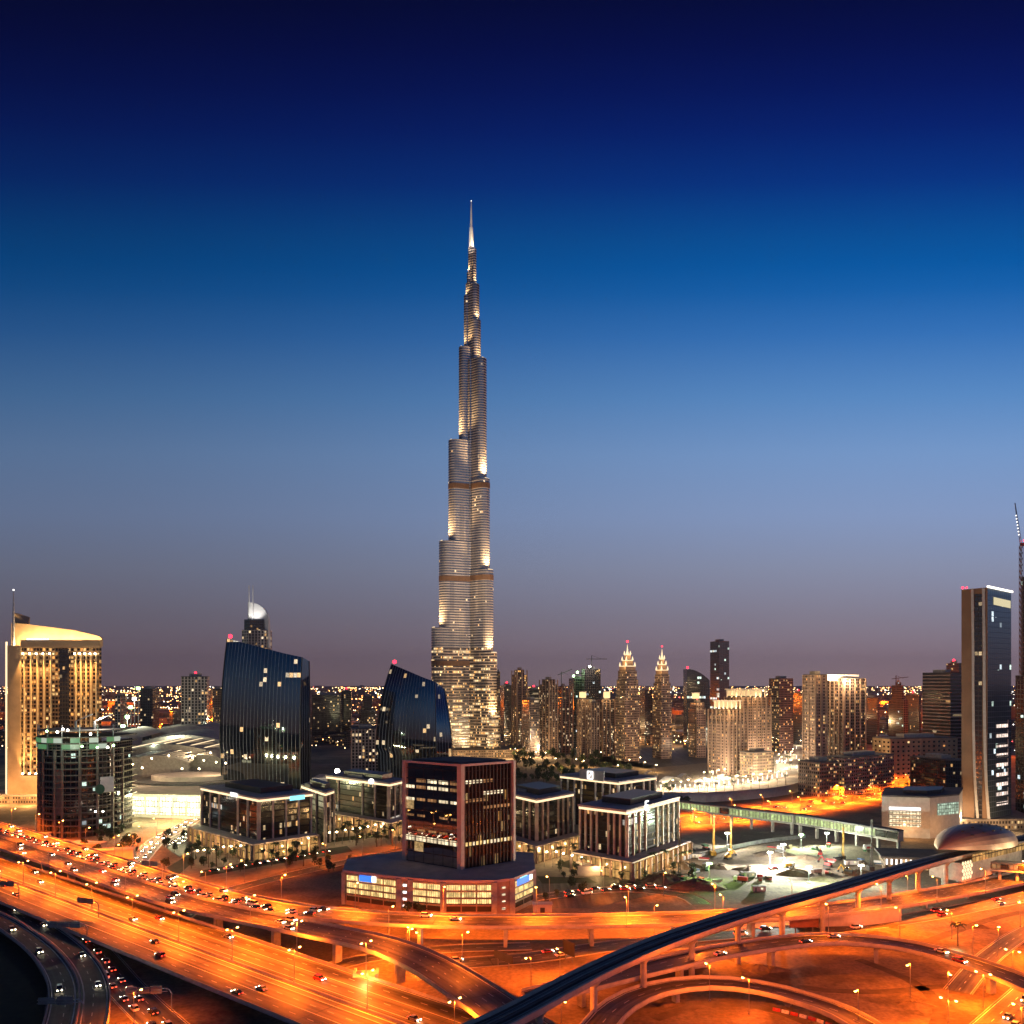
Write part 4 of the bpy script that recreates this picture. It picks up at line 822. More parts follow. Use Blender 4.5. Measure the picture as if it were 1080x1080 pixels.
# ---------------------------------------------------------------- ground surfaces
def pts(l, z=None): return smooth([G(*p) if len(p) == 3 else G(p[0], p[1], z) for p in l], 9)
def road(name, path, w, mat='road', z=.03, marks=True, lanes=2, kerb=True):
    path = [Vector((p.x,p.y,z)) for p in path]
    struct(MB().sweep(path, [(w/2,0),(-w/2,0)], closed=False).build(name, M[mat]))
    b = MB()
    if marks:
        for o in (w/2-.5, -w/2+.5): b.sweep(offset(path, o), [(.12,.004),(-.12,.004)], closed=False)
        for k in range(1, lanes):
            o = -w/2+.5+(w-1)*k/lanes
            for p, a in along(offset(path, o), 2, 9):
                if inview(p, 0): q = p+Vector((math.cos(a)*3, math.sin(a)*3, 0)); n = Vector((-math.sin(a), math.cos(a), 0))*.1; u = Vector((0,0,.004)); b.quad([p-n+u, q-n+u, q+n+u, p+n+u])
        struct(b.build(name+'_markings', M['paint']))
    if kerb:
        for o in (w/2+.15, -w/2-.15): struct(MB().sweep(offset(path, o), [(.15,-.03),(.15,.13),(-.15,.13),(-.15,-.03)][::-1]).build(name+'_kerb', M['parapet']))
    return path
FLY = []
def flyover(name, label, path, w, th=1.5, lanes=3, mat='road', pcat='bridge', pgap=34, start=10, dashes=True, pillars=True, side=None, wide_pillar=False, median=False, rail=1.0):
    c = path[len(path)//2]; FLY.append((path, w)); root = thing(name, label, pcat, (c.x, c.y, 0)); h = w/2
    MB().sweep(path, [(h,0),(h,-.5),(h*.55,-th),(-h*.55,-th),(-h,-.5),(-h,0)]).build('deck', M['concrete'], root)
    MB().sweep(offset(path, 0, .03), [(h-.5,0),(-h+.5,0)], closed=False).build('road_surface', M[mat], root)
    for s in (1, -1):
        MB().sweep(offset(path, s*(h-.2)), [(.2,0),(.2,rail),(-.2,rail),(-.2,0)]).build('parapet', M['parapet'], root)
    b = MB()
    for o in (h-1.1, -h+1.1): b.sweep(offset(path, o, .045), [(.2,0),(-.2,0)], closed=False)  # edge lines, painted wider to read as streaks of traffic light
    if median:
        MB().sweep(path, [(.35,.006),(.2,.9),(-.2,.9),(-.35,.006)]).build('median_barrier', M['parapet'], root)
        for o in (1.3, -1.3): b.sweep(offset(path, o, .045), [(.2,0),(-.2,0)], closed=False)
    if dashes:
        for k in range(1, lanes):
            o = -h+1.1+(w-2.2)*k/lanes
            if median and abs(o) < 2: continue
            if lanes > 6 and k % 2 == 0: b.sweep(offset(path, o, .045), [(.14,0),(-.14,0)], closed=False); continue  # solid lines painted in to stand for the light trails of traffic
            for p, a in along(offset(path, o, .045), 2, 9):
                if inview(p, 0): q = p+Vector((math.cos(a)*3.2, math.sin(a)*3.2, 0)); n = Vector((-math.sin(a), math.cos(a), 0))*.1; b.quad([p-n, q-n, q+n, p+n])
    b.build('marking_trail_pattern', M['paint'], root)
    if pillars:
        for p, a in along(path, start, pgap):
            if p.z < th+1.5 or not inview(p, 60): continue
            z = p.z-th+.02; q = MB(); q.box((p.x,p.y,(z-1.2)/2), (1.6 if not wide_pillar else 2.4,w*.22,z-1.2), a)
            P = lambda hw: [(p.x+rot2(x,y,a)[0], p.y+rot2(x,y,a)[1]) for x, y in ((-1,-hw),(1,-hw),(1,hw),(-1,hw))]
            q.prism(P(w*.12), z-1.2, z, True, True, poly1=P(w*.27)); q.build('pillar', M['concrete'], root)
    return root
# straight wide highway
dirM = Vector((.775,-.632,0)); nM = Vector((.632,.775,0))
PM = [nM*182+dirM*t+Vector((0,0,5)) for t in range(-760, 81, 12)]
flyover('highway_viaduct', 'very wide multi-lane highway on low concrete supports, crossing the bottom left', PM, 42, 1.6, 10, median=True, pgap=36, wide_pillar=True)
PA = pts([(-130,866,10),(-60,872,10),(0,889,10),(60,908,10),(120,928.5,10),(180,948,10),(240,962,10),(300,974.5,10),(345,984,10.5),(400,996,11),(450,1016,11.6),(500,1047,12),(560,1090,12),(620,1135,12)])
flyover('flyover', 'flyover with dark asphalt that swings down to the right under the rail viaduct', PA, 17, 1.6, 4, pgap=36, start=16)
PB = pts([(-130,853,10),(-60,861,10),(0,873.5,10),(60,892,10),(120,911,10),(180,930,10),(240,947,10),(300,959,10),(360,966,10),(440,971,10),(520,972.5,10),(600,972,10),(700,970,9.5),(800,965.5,8.5),(900,957,7),(980,945,5),(1080,925,3),(1200,893,2)])
flyover('flyover', 'long flyover jammed with bright headlights, running level past the brown glass cube', PB, 18, 1.6, 4, pgap=36, start=30)
PC = pts([(560,1052,6.5),(640,1032,7.5),(690,1020,8),(740,1008,8),(800,998,8),(860,991,8),(910,992,8),(960,998.5,8),(1000,1009,8),(1040,1021.5,8),(1080,1037,8),(1130,1060,8),(1200,1095,8)])
flyover('flyover', 'curved flyover arching across the lower right above sandy ground', PC, 13, 1.5, 3, mat='roadnew', pgap=44, start=20)
PD = pts([(580,1190,6),(600,1130,6),(632,1083,6),(655,1060,6),(692,1044,5.5),(745,1037,5),(800,1042,4.2),(850,1055,3.2),(890,1070,2.2),(925,1092,1.4),(960,1125,1)])
flyover('ramp', 'tight loop ramp curling round a sandy island at bottom centre right', PD, 11, 1.3, 2, pgap=40, start=30, rail=1.1)
PR = pts([(-160,925,3),(-60,943,3),(0,963,3),(40,986,3),(68,1011,3),(83,1040,3),(80,1080,3),(60,1130,3),(20,1200,3)])
flyover('ramp', 'dark curving double ramp in the bottom left corner', PR, 19, 1.3, 4, mat='roadnew', median=True, pgap=40)
# ground roads
PT = road('underpass_road', pts([(45,960),(70,978),(98,1002),(135,1045),(180,1088),(240,1140)], 0), 13, lanes=3)
PS = road('service_road', pts([(430,1030),(480,1017),(560,1010),(650,997),(760,986),(880,979),(960,969),(1020,958),(1080,946),(1160,927)], 0), 13, lanes=3)
PN = road('cross_highway', [Vector((90+.71*t, 196+.71*t, 0)) for t in range(-60, 420, 10)], 30, lanes=8)
PP = road('slip_road', pts([(1010,1046),(1030,1022),(1055,1000),(1085,981),(1140,955)], 0), 9, lanes=2)
PO = road('boulevard', pts([(640,874),(700,868),(760,863),(810,856),(870,847),(920,836),(955,822),(985,806),(1010,795)], 0), 42, lanes=8)
PU = road('mall_road', pts([(130,925),(150,903),(165,887),(190,873),(215,858),(245,845),(280,838)], 0), 13, lanes=3)
PV = road('office_road', pts([(170,985),(200,961),(240,940),(300,924),(360,910),(420,897),(450,888)], 0), 11, 'roadnew', lanes=2)
PW = road('ring_road', pts([(560,948),(610,941),(660,938),(720,944),(740,954)], 0), 11, 'roadnew', z=.05, lanes=2)
PX = road('lower_road', pts([(300,1036),(380,1012),(470,1001),(560,998)], 0), 10, z=.05, lanes=2)
patch('pavement', [(170,930),(205,892),(340,870),(430,868),(430,900),(300,918),(215,945)], 'pave')
patch('pavement', [(545,905),(600,880),(735,868),(770,890),(700,912),(640,925),(560,925)], 'pave'); patch('lawn', [(585,912),(625,899),(655,905),(650,915),(610,918)], 'lawn', .05)
patch('car_park', [(170,890),(212,866),(215,880),(190,905)], 'roadnew', .04); patch('car_park', [(560,930),(700,918),(735,935),(620,958),(565,958)], 'roadnew', .03)
patch('dark_plot', [(590,792),(745,787),(770,800),(700,812),(640,806)], 'roadnew', .03); patch('lake', [(525,778),(640,776),(660,783),(600,790),(540,790)], 'water', .03)
patch('promenade', [(690,832),(668,812),(760,803),(835,775),(850,790),(845,815),(770,828)], 'pave', .04); patch('plaza', [(545,800),(640,797),(690,808),(660,820),(560,822)], 'pave', .03)
patch('grass', [(0,985),(30,1003),(50,1040),(45,1080),(-80,1085),(-80,985)], 'lawn', .03)
for k, g_ in enumerate(([(210,925),(262,916),(330,905),(372,898),(366,892),(300,902),(214,918)],[(345,889),(420,880),(424,876),(350,884)],[(176,915),(205,898),(208,905),(186,925)],[(690,905),(728,893),(735,898),(700,912)],[(566,924),(620,926),(630,931),(572,932)])): patch('garden_bed', g_, 'lawn', .06)
M['dirt'] = plain('packed_dirt', (.11,.085,.062), .95, var=.4, scale=.25)
for l in ([(690,1075),(740,1060),(800,1062),(850,1078),(880,1100)],[(770,1010),(840,1040),(930,1046),(1000,1040),(1040,1050)],[(905,1012),(960,1034),(990,1060),(985,1090)],[(960,1000),(1000,985),(1050,968),(1100,958)]): road('dirt_track', pts(l, 0), 4.5, 'dirt', z=.02, marks=False, kerb=False)
# curved retaining wall below the promenade
w = pts([(700,846),(745,846),(790,843),(830,838),(860,828)], 0); tag(MB().sweep(w, [(.6,0),(.6,9),(-.6,9),(-.6,0)]).build('retaining_wall', M['pale'], None, loc=tuple(w[2])), 'long pale curved retaining wall below the bright promenade', 'wall')
w = pts([(840,976.5),(870,977),(910,976),(950,971)], 0); tag(MB().sweep(w, [(.4,0),(.4,6),(-.4,6),(-.4,0)]).build('retaining_wall', M['pale'], None, loc=tuple(w[2])), 'low yellow-lit retaining wall under the right part of the long flyover', 'wall')
w = pts([(655,1034),(700,1026),(745,1020)], 0); tag(MB().sweep(w, [(.4,0),(.4,6.3),(-.4,6.3),(-.4,0)]).build('retaining_wall', M['pale'], None, loc=tuple(w[2])), 'orange-lit retaining wall at the start of the curved right flyover', 'wall')

# ---------------------------------------------------------------- elevated railway, station, footbridges
ZR = 18
PK = pts([(400,1150,ZR),(455,1110,ZR),(530,1077,ZR),(600,1040,ZR),(640,1020,ZR),(700,994,ZR),(780,967,ZR),(880,939,ZR),(985,908,ZR),(1060,890,ZR),(1140,873,ZR)])
root = thing('rail_viaduct', 'dark elevated railway viaduct with pale side walls sweeping up from bottom centre', 'railway bridge', (*PK[len(PK)//2].to_2d(), 0))
MB().sweep(PK, [(5,0),(5,-.6),(2.2,-2.4),(-2.2,-2.4),(-5,-.6),(-5,0)]).build('deck', M['concrete'], root); MB().sweep(offset(PK,0,.03), [(4.5,0),(-4.5,0)], closed=False).build('track_bed', M['dark'], root)
for s in (1,-1): MB().sweep(offset(PK, s*4.8), [(.2,0),(.2,1.2),(-.2,1.2),(-.2,0)]).build('side_wall', M['parapet'], root)
for o in (-3,-1.5,1.5,3): MB().sweep(offset(PK, o, .02), [(.09,.03),(.09,.18),(-.09,.18),(-.09,.03)]).build('rail', M['steel'], root)
MB().sweep(PK, [(.5,.04),(.5,.5),(-.5,.5),(-.5,.04)]).build('walkway', M['roof'], root)
for p, a in along(PK, 6, 30):
    if inview(p, 60) and p.y < 500:
        MB().tube([(p.x,p.y,0),(p.x,p.y,ZR-4.2),(p.x,p.y,ZR-2.35)], [1.15,1.15,2.4], 12).build('pillar', M['concrete'], root)
# station
ci = min(range(len(PK)), key=lambda i: abs(pix(PK[i])[0]-1030)); c0 = PK[ci]; c0 = Vector((c0.x, c0.y+2, 0)); aS = math.atan2(PK[ci+1].y-PK[ci-1].y, PK[ci+1].x-PK[ci-1].x)
root = thing('metro_station', 'bronze shell-roofed metro station straddling the rail viaduct', 'station', tuple(c0)); n, k = 24, 14; Ls, Ws, Hs = 41, 16, 11.5
def shell(u, t, s=1):
    x = (u*2-1); w = Ws*s*max(0, 1-abs(x)**2.1)+.2; z = ZR+3+(Hs*s)*max(0,1-abs(x)**2.1)**.8*math.sin(t)**.85*.95-x*1.5; p = rot2(x*Ls*s, w*math.cos(t), aS); return (c0.x+p[0], c0.y+p[1], z)
b = MB()
for i in range(n):
    for j in range(k):
        t0, t1 = math.pi*j/k, math.pi*(j+1)/k; b.quad([shell(i/n,t0), shell((i+1)/n,t0), shell((i+1)/n,t1), shell(i/n,t1)])
b.build('roof_shell', M['bronze'], root, True)
for i in range(5):
    for j in (4,6):
        p = shell(.25+.11*i, math.pi*(1-j/14) if j == 4 else math.pi*(1-j/14)); q = shell(.25+.11*i, -math.pi*j/14 % math.pi)
        MB().box((p[0],p[1],p[2]+.15), (1.7,1.0,.4), aS).build('roof_light', M['dark'], root)
P2 = lambda x, y: (c0.x+rot2(x,y,aS)[0], c0.y+rot2(x,y,aS)[1])
MB().prism([P2(-33,-9),P2(33,-9),P2(33,9),P2(-33,9)], 6, ZR-2.6, True, True).build('concourse', M['concrete'], root)
for x in (-24,-8,8,24):
    for y in (-6,6): MB().tube([(*P2(x,y),0),(*P2(x,y),6.05)], 1.1, 10).build('column', M['concrete'], root)
b = MB(); kk = [P2(-30,-12.5),P2(30,-12.5),P2(30,-12.2),P2(-30,-12.2)]; b.prism(kk, ZR-1.5, ZR+2.4, True, True); b.build('glazing', M['shop'], root)
for i in range(5):
    for j in range(4):
        x = -38+j*2.6+(i % 2)*1.3; z = 9+i*1.9; a = [(P2(x+1.1*math.cos(R(60*q)), -11.5)[0], P2(x+1.1*math.cos(R(60*q)), -11.5)[1], z+1.05*math.sin(R(60*q))) for q in range(6)]
        bb = MB(); bb.quad(a); d_ = [(p[0]+.1,p[1]+.3,p[2]) for p in a]; bb.quad(d_[::-1])
        for q in range(6): bb.quad([a[q],d_[q],d_[(q+1)%6],a[(q+1)%6]])
        bb.build('hexagonal_panel', M['strip'], root)
for x in (-30,0,26): light('POINT', 'station_fill', (*P2(x,-24), 20), 5000, (1,.75,.42), root, .4)  # unseen lights added to brighten the bronze roof
def tubebridge(name, label, a, b_, w, h, lit, mat, segs, roofm='roof', cat='footbridge', gapw=.04):
    e = (b_-a); e2 = Vector((e.x,e.y)).normalized(); n = Vector((e2.y,-e2.x)); n = n if n.y < 0 else -n; c = (a+b_)/2; root = thing(name, label, cat, (c.x,c.y,0))
    q = lambda t, o: tuple((a.lerp(b_,t)).to_2d()+n*o)
    z = a.z; P = [q(0,w/2),q(1,w/2),q(1,-w/2),q(0,-w/2)]
    MB().prism(P, z, z+.8, True, True).build('deck', M['concrete'], root); MB().prism(scl(P,1.0), z+h, z+h+.7, True, True).build('roof', M[roofm], root)
    MB().prism([q(.002,w/2-1.2),q(.998,w/2-1.2),q(.998,-w/2+.2),q(.002,-w/2+.2)], z+.8, z+h, False).build('inner_wall', M['concrete'], root)
    for i in range(segs):
        if not lit(i): m = M['carglass']
        else: m = M[mat]
        t0, t1 = (i+gapw)/segs, (i+1-gapw)/segs; k = MB(); k.prism([q(t0,w/2-.1),q(t1,w/2-.1),q(t1,w/2-.3),q(t0,w/2-.3)], z+1.5, z+h-.6, True, True); k.build('window', m, root)
    for i in range(segs//2+1):
        t = min(.98, max(.02, i*2/segs)); k = MB(); p = q(t,0); k.box((p[0],p[1],z/2), (1.4,2.2,z), math.atan2(e.y,e.x)); k.build('pillar', M['concrete'], root)
    return root
M['greenbay'] = litglass('green_corridor', (.75,.95,.40), .8, 2.6, 60)
tubebridge('footbridge', 'long enclosed footbridge with green-lit windows beside the building site', G(712,853,8), G(838,869,8), 7, 6.5, lambda i: i not in (5,), 'greenbay', 12)
tubebridge('footbridge', 'second green-lit enclosed footbridge section leading down to the metro station', G(842,869,8), G(950,887.5,8), 7, 6.5, lambda i: i < 8, 'greenbay', 10)
tubebridge('footbridge', 'dark enclosed footbridge leaving the station over the road to the right', G(1036,917,8), G(1110,922,8), 5, 4.5, lambda i: i % 2, 'baydim', 8)
r = thing('entrance_pavilion', 'small pavilion with white lit slats at the foot of the green footbridge', 'pavilion', tuple(G(965,918,0))); c = G(962,916,0); P = [(c.x-18,c.y-4),(c.x+12,c.y-10),(c.x+18,c.y+14),(c.x-12,c.y+18)]
MB().prism(P, 0, 7.5).build('wall', FAC['low'], r); MB().prism(scl(P,1.15), 7.5, 8.4, True, True).build('roof', M['roof'], r)
for i in range(7): MB().box((c.x-17+i*2.6, c.y-4.6-i*.5, 5), (.9,.3,3.2)).build('lit_slat', M['signw'], r)

# ---------------------------------------------------------------- street lamps
SOD = (1,.15,.006)
def lamp_proto(double, hgt=11.5, mat='lampO', key='sodium', e=14000, col=SOD, head=.55):
    r = thing('street_lamp', '', 'street lamp'); MB().tube([(0,0,0),(0,0,hgt)], [.16,.09], 6).build('pole', M['steel'], r); MB().box((0,0,.3), (.5,.5,.6)).build('base', M['concrete'], r)
    for s in ((1,-1) if double else (1,)):
        MB().tube([(0,0,hgt-.1),(s*.9,0,hgt+.5),(s*1.9,0,hgt+.6)], .07, 5).build('arm', M['steel'], r)
        lh = MB().box((s*2.2,0,hgt+.5), (1.3,.5,.22)).build('lamp_head', M['steel'], r); MB().ball((s*2.2,0,hgt+.26), head*.85, 8, 4, sz=.7).build('lamp_bulb', M[mat], lh)
    return r
protoD, protoS = lamp_proto(True), lamp_proto(False); protoW = lamp_proto(False, 9, 'lampY', head=.8)
used = {}
def put_lamp(proto, p, a, label, group, key, e, col=SOD, hgt=11.5):
    if proto.name in used: r = dup(proto, p, a, label, group)
    else: r = proto; used[proto.name] = 1; r.location = p; r.rotation_euler = (0,0,a); r['label'] = label; r['group'] = group
    if col is SOD and key[-1] not in 'fghiz': light('SPOT', key, (p[0], p[1], p[2]+hgt-.25), e, col, None, .35, 154, .55).name = 'lamp_light'
    else: light('POINT', key, (p[0], p[1], p[2]+hgt-.25), e, col, None, .35).name = 'lamp_light'
    return r
def under(p):
    for path, w in FLY+[(PK, 10)]:
        for q in path:
            if abs(q.x-p.x) < w and abs(q.y-p.y) < w and q.z > p.z+2.5 and q.z < p.z+16 and math.hypot(q.x-p.x, q.y-p.y) < w/2+4: return True
    return False
def lamp_row(path, off, gap, start, proto, group, what, key, e, z=0, col=SOD, hgt=11.5, rmin=60, xr=(-20,1100)):
    sel = [(p, a) for p, a in along(offset(path, off), start, gap) if inview(p, 25) and p.y < 1100 and not under(p+Vector((0,0,z))) and xr[0] < pix(p)[0] < xr[1]]
    sel.sort(key=lambda q: pix(q[0])[0])
    for i, (p, a) in enumerate(sel): put_lamp(proto, (p.x,p.y,p.z+z), a+math.pi/2, what % ordw(i), group, key, e, col, hgt)
lamp_row(PM, 0, 38, 20, protoD, 'lamps down the middle of the wide highway', '%s double-headed lamp from the left on the median of the very wide highway', 'sodium_a', 15500, .9)
lamp_row(PM, 20.4, 40, 8, protoD, 'lamps along the far side of the wide highway', '%s double-headed lamp from the left on the far edge of the very wide highway', 'sodium_b', 14000, 1)
lamp_row(PB, 9.3, 40, 15, protoS, 'lamps along the long flyover', '%s single lamp from the left along the outer edge of the long level flyover', 'sodium_c', 26000)
lamp_row(PB, -9.3, 42, 30, protoS, 'lamps along the long flyover', '%s lamp from the left on the near edge of the right half of the flyover', 'sodium_c', 26000, xr=(560,1100))
lamp_row(PA, -8.2, 46, 26, protoD, 'lamps along the dark flyover', '%s lamp from the left on the near edge of the flyover that swings down', 'sodium_d', 22000, xr=(-20,330))
lamp_row(PA, 8.2, 48, 26, protoS, 'lamps along the dark flyover', '%s lamp from the left on the far edge where the dark flyover descends', 'sodium_e', 6000, xr=(400,600))
lamp_row(PS, 8.5, 40, 12, protoS, 'lamps along the service road', '%s lamp from the left along the ground road below the rail viaduct', 'sodium_f', 12000)
lamp_row(PS, -30, 60, 40, protoS, 'lamps on the sandy ground', '%s lamp from the left standing on sand south of the service road', 'sodium_g', 7500)
lamp_row(PC, 6.8, 55, 30, protoS, 'lamps along the curved right flyover', '%s lamp from the left along the curved lower-right flyover', 'sodium_h', 7500, xr=(700,1100))
lamp_row(PD, -16, 52, 45, protoS, 'lamps round the loop ramp', '%s lamp from the left inside the loop ramp', 'sodium_i', 6000)
lamp_row(PN, 16.5, 34, 5, protoD, 'lamps along the cross highway', '%s lamp from the left on the near side of the cross highway at bottom right', 'sodium_j', 19000)
lamp_row(PN, -1, 34, 15, protoD, 'lamps along the cross highway', '%s lamp from the left on the middle of the cross highway at bottom right', 'sodium_j', 19000)
lamp_row(PO, 14, 42, 12, protoS, 'lamps along the boulevard', '%s lamp from the left on the far side of the orange boulevard', 'sodium_k', 62000)
lamp_row(PO, -14, 42, 30, protoS, 'lamps along the boulevard', '%s lamp from the left on the near side of the orange boulevard', 'sodium_k', 62000)
lamp_row(PU, 7.5, 34, 4, protoS, 'lamps along the mall road', '%s lamp from the left along the road between construction block and offices', 'sodium_l', 9000)
lamp_row(PV, 7, 30, 10, protoS, 'lamps along the office road', '%s lamp from the left on the dark road round the office blocks', 'sodium_m', 3500)
lamp_row(PW, -8, 32, 6, protoS, 'lamps by the ring road', '%s lamp from the left by the dark ring road behind the long flyover', 'sodium_m', 3500)
lamp_row(PX, -7, 40, 10, protoS, 'lamps under the flyovers', '%s lamp from the left on the low road under the flyovers', 'sodium_g', 7500)
lamp_row(PT, -8, 34, 6, protoS, 'lamps by the underpass road', '%s lamp from the left by the underpass road at bottom left', 'sodium_n', 9000, xr=(85,330))
def free_lamps(spots, what, group, key, e):
    spots = sorted(spots); rest = [s for s in spots if not under(G(*s, 0))]
    for i, (px, py) in enumerate(rest): p = G(px, py, 0); put_lamp(protoS, tuple(p), random.uniform(0, 6.28), what % ordw(i), group, key, e, SOD, 11.5)
free_lamps([(944,955),(957,949),(949,987),(873,981),(1005,951),(1056,942),(1053,1010),(1076,978),(930,1024),(905,1082),(729,1044),(761,1029),(837,1052),(847,1023),(525,1003),(557,1001),(651,1001),(606,997),(560,1044),(592,1094),(690,984),(800,1020),(985,1030),(960,1052),(1000,1062),(720,1062),(790,1070),(470,1003),(430,1012)],
 '%s lamp from the left on open sand beneath the lower-right interchange', 'lamps on open sand under the interchange', 'sodium_z', 3800)
# white promenade lamps
def lamps_at(spots, proto, group, what, key, e, col, hgt):
    spots = sorted(spots)
    for i, (px, py) in enumerate(spots): p = G(px, py, 0); put_lamp(proto, tuple(p), random.uniform(-1,1), what % ordw(i), group, key, e, col, hgt)
prom = []
for k in range(17): prom.append((690+k*8.6, 834-.055*k*k+(.5 if k % 2 else -1.5)))
for k in range(14): prom.append((742+k*7, 823-k*1.1+random.uniform(-1.5,1.5)))
for k in range(10): prom.append((818+random.uniform(0,26), 780+k*3.2))
lamps_at(prom, protoW, 'white lamps on the bright promenade', '%s white lamp from the left on the bright curved promenade', 'promenade_lamp', 34000, (1,.78,.5), 9)
trunk_col = thing('trunk_glow_column', '', 'bollard'); MB().tube([(0,0,0),(0,0,4.6)], .42, 8).build('column', M['stripw'], trunk_col); MB().tube([(0,0,4.6),(0,0,4.9)], .6, 8).build('cap', M['pale'], trunk_col)  # glowing columns added to stand in for brightly lit palm trunks
bs = sorted([(692+k*5.1, 832.5-.0195*k*k) for k in range(28)]+[(752+k*5.2, 817-.9*k) for k in range(16)]+[(822+(k % 4)*6, 782+k*2.6) for k in range(12)]+[(838+(k % 3)*4, 770-k*1.2) for k in range(6)])
for i, (px, py) in enumerate(bs):
    r = trunk_col if i == 0 else dup(trunk_col, (0,0,0)); r.location = G(px, py, 0); r['label'] = '%s added glowing column for a lit palm trunk from the left on the promenade' % ordw(i); r['group'] = 'added glowing columns for lit trunks on the promenade'
lamps_at([(548+k*9.5+random.uniform(-3,3), 806+random.uniform(-8,14)) for k in range(16)], protoW, 'warm lamps among park trees', '%s warm lamp from the left among the park trees right of the tallest tower', 'park_lamp', 9000, (1,.55,.18), 9)
lamps_at([(540+k*8.2, 785.5+1.2*math.sin(k)) for k in range(22)], protoW, 'lamps along the lakeside', '%s lamp from the left along the far lakeside below the tower cluster', 'lakeside_lamp', 18000, (1,.52,.2), 9)
lamps_at([(205+k*9, 913-k*1.1+random.uniform(-1,1)) for k in range(14)]+[(345+k*8, 893-k*1.5) for k in range(9)], protoW, 'plaza lamps before the left blocks', '%s small lamp from the left on the plaza before the left office blocks', 'plaza_lamp', 700, (1,.7,.36), 9)
lamps_at([(565+k*9, 921-abs(k-5)*1.9+random.uniform(-1,1)) for k in range(16)], protoW, 'plaza lamps before the right blocks', '%s small lamp from the left on the plaza before the right office blocks', 'plaza_lamp', 700, (1,.7,.36), 9)

# ---------------------------------------------------------------- building site, lower right
for k, (px, py, m, e, key, col, lab) in enumerate(((767,893,'lampW',40000,'site_white',(1,.93,.75),'white work-light mast at the back left of the building site'),(812,915,'lampW',230000,'site_white_strong',(1,.95,.8),'brightest white work-light mast at the middle of the building site'),
  (826,906,'lampW',40000,'site_white',(1,.93,.75),'white work-light mast just right of the brightest one'),(845,895,'lampG',40000,'site_green',(.75,1,.6),'greenish work-light mast at the back right of the building site'),(748,928,'lampG',15000,'site_lime',(.5,1,.15),'lime green work-light mast at the front left of the building site'),
  (853,932,'lampG',40000,'site_green',(.75,1,.6),'greenish work-light mast at the front right of the building site'),(872,893,'lampW',26000,'site_cool',(.85,1,.8),'cool white work-light mast beside the excavators'),(908,930,'lampW',26000,'site_cool',(.85,1,.8),'cool white work-light mast near the metro station'))):
    p = G(px, py, 0); r = thing('light_mast', lab, 'work light', tuple(p)); MB().tube([tuple(p),(p.x,p.y,9)], [.25,.15], 6).build('mast', M['steel'], r)
    MB().box((p.x,p.y,.5), (2.2,1.3,1.0)).build('generator', M['white'], r)
    MB().bar((p.x-1.3,p.y,9),(p.x+1.3,p.y,9),.15).build('crossbar', M['steel'], r)
    for s in (-1.1,-.37,.37,1.1): MB().ball((p.x+s,p.y-.25,9.1), .5).build('lamp', M[m], r)
    light('POINT', key, (p.x, p.y-1.2, 9.6), e, col, r, .4)
def excavator(px, py, a, label, mat):
    p = G(px, py, 0); r = thing('excavator', label, 'excavator', tuple(p)); L = lambda x, y, z: (p.x+rot2(x,y,a)[0], p.y+rot2(x,y,a)[1], z)
    for s in (-1.2,1.2):
        b = MB(); n = 10; pr = [( -1.9+.55*math.cos(t), .55+.55*math.sin(t)) for t in [math.pi/2+math.pi*i/5 for i in range(6)]]+[(1.9+.55*math.cos(t), .55+.55*math.sin(t)) for t in [-math.pi/2+math.pi*i/5 for i in range(6)]]
        A_, B_ = [L(x,s-.3,z) for x, z in pr], [L(x,s+.3,z) for x, z in pr]; b.quad(A_); b.quad(B_[::-1])
        for i in range(len(pr)): j = (i+1) % len(pr); b.quad([A_[i],B_[i],B_[j],A_[j]])
        b.build('track', M['tyre'], r)
    c = L(-.4,0,1.9); MB().box(c, (3.6,2.6,1.3), a).build('body', mat, r); c = L(.7,.7,2.9); MB().box(c, (1.5,1.1,1.7), a).build('cab', M['carglass'], r)
    b = MB(); b.bar(L(1.2,-.3,2.2), L(4.2,-.3,5.4), .5); b.build('boom', mat, r); b = MB(); b.bar(L(4.2,-.3,5.4), L(6.6,-.3,2.6), .4); b.build('arm', mat, r); b = MB(); b.prism([L(6.2,-.9,0)[:2],L(7.2,-.9,0)[:2],L(7.2,.3,0)[:2],L(6.2,.3,0)[:2]], 1.4, 2.7, True, True); b.build('bucket', M['dark'], r)
MR, MY = plain('machine_red', (.45,.03,.03), .45), plain('machine_yellow', (.6,.33,.03), .5)
excavator(873, 914, 2.2, 'red excavator at the right of the building site', MR); excavator(865, 903, 1.2, 'second red excavator behind, with raised arm', MR); excavator(768, 906, .6, 'yellow excavator left of the brightest work lights', MY); excavator(893, 921, 3.6, 'yellow excavator near the rail viaduct', MY)
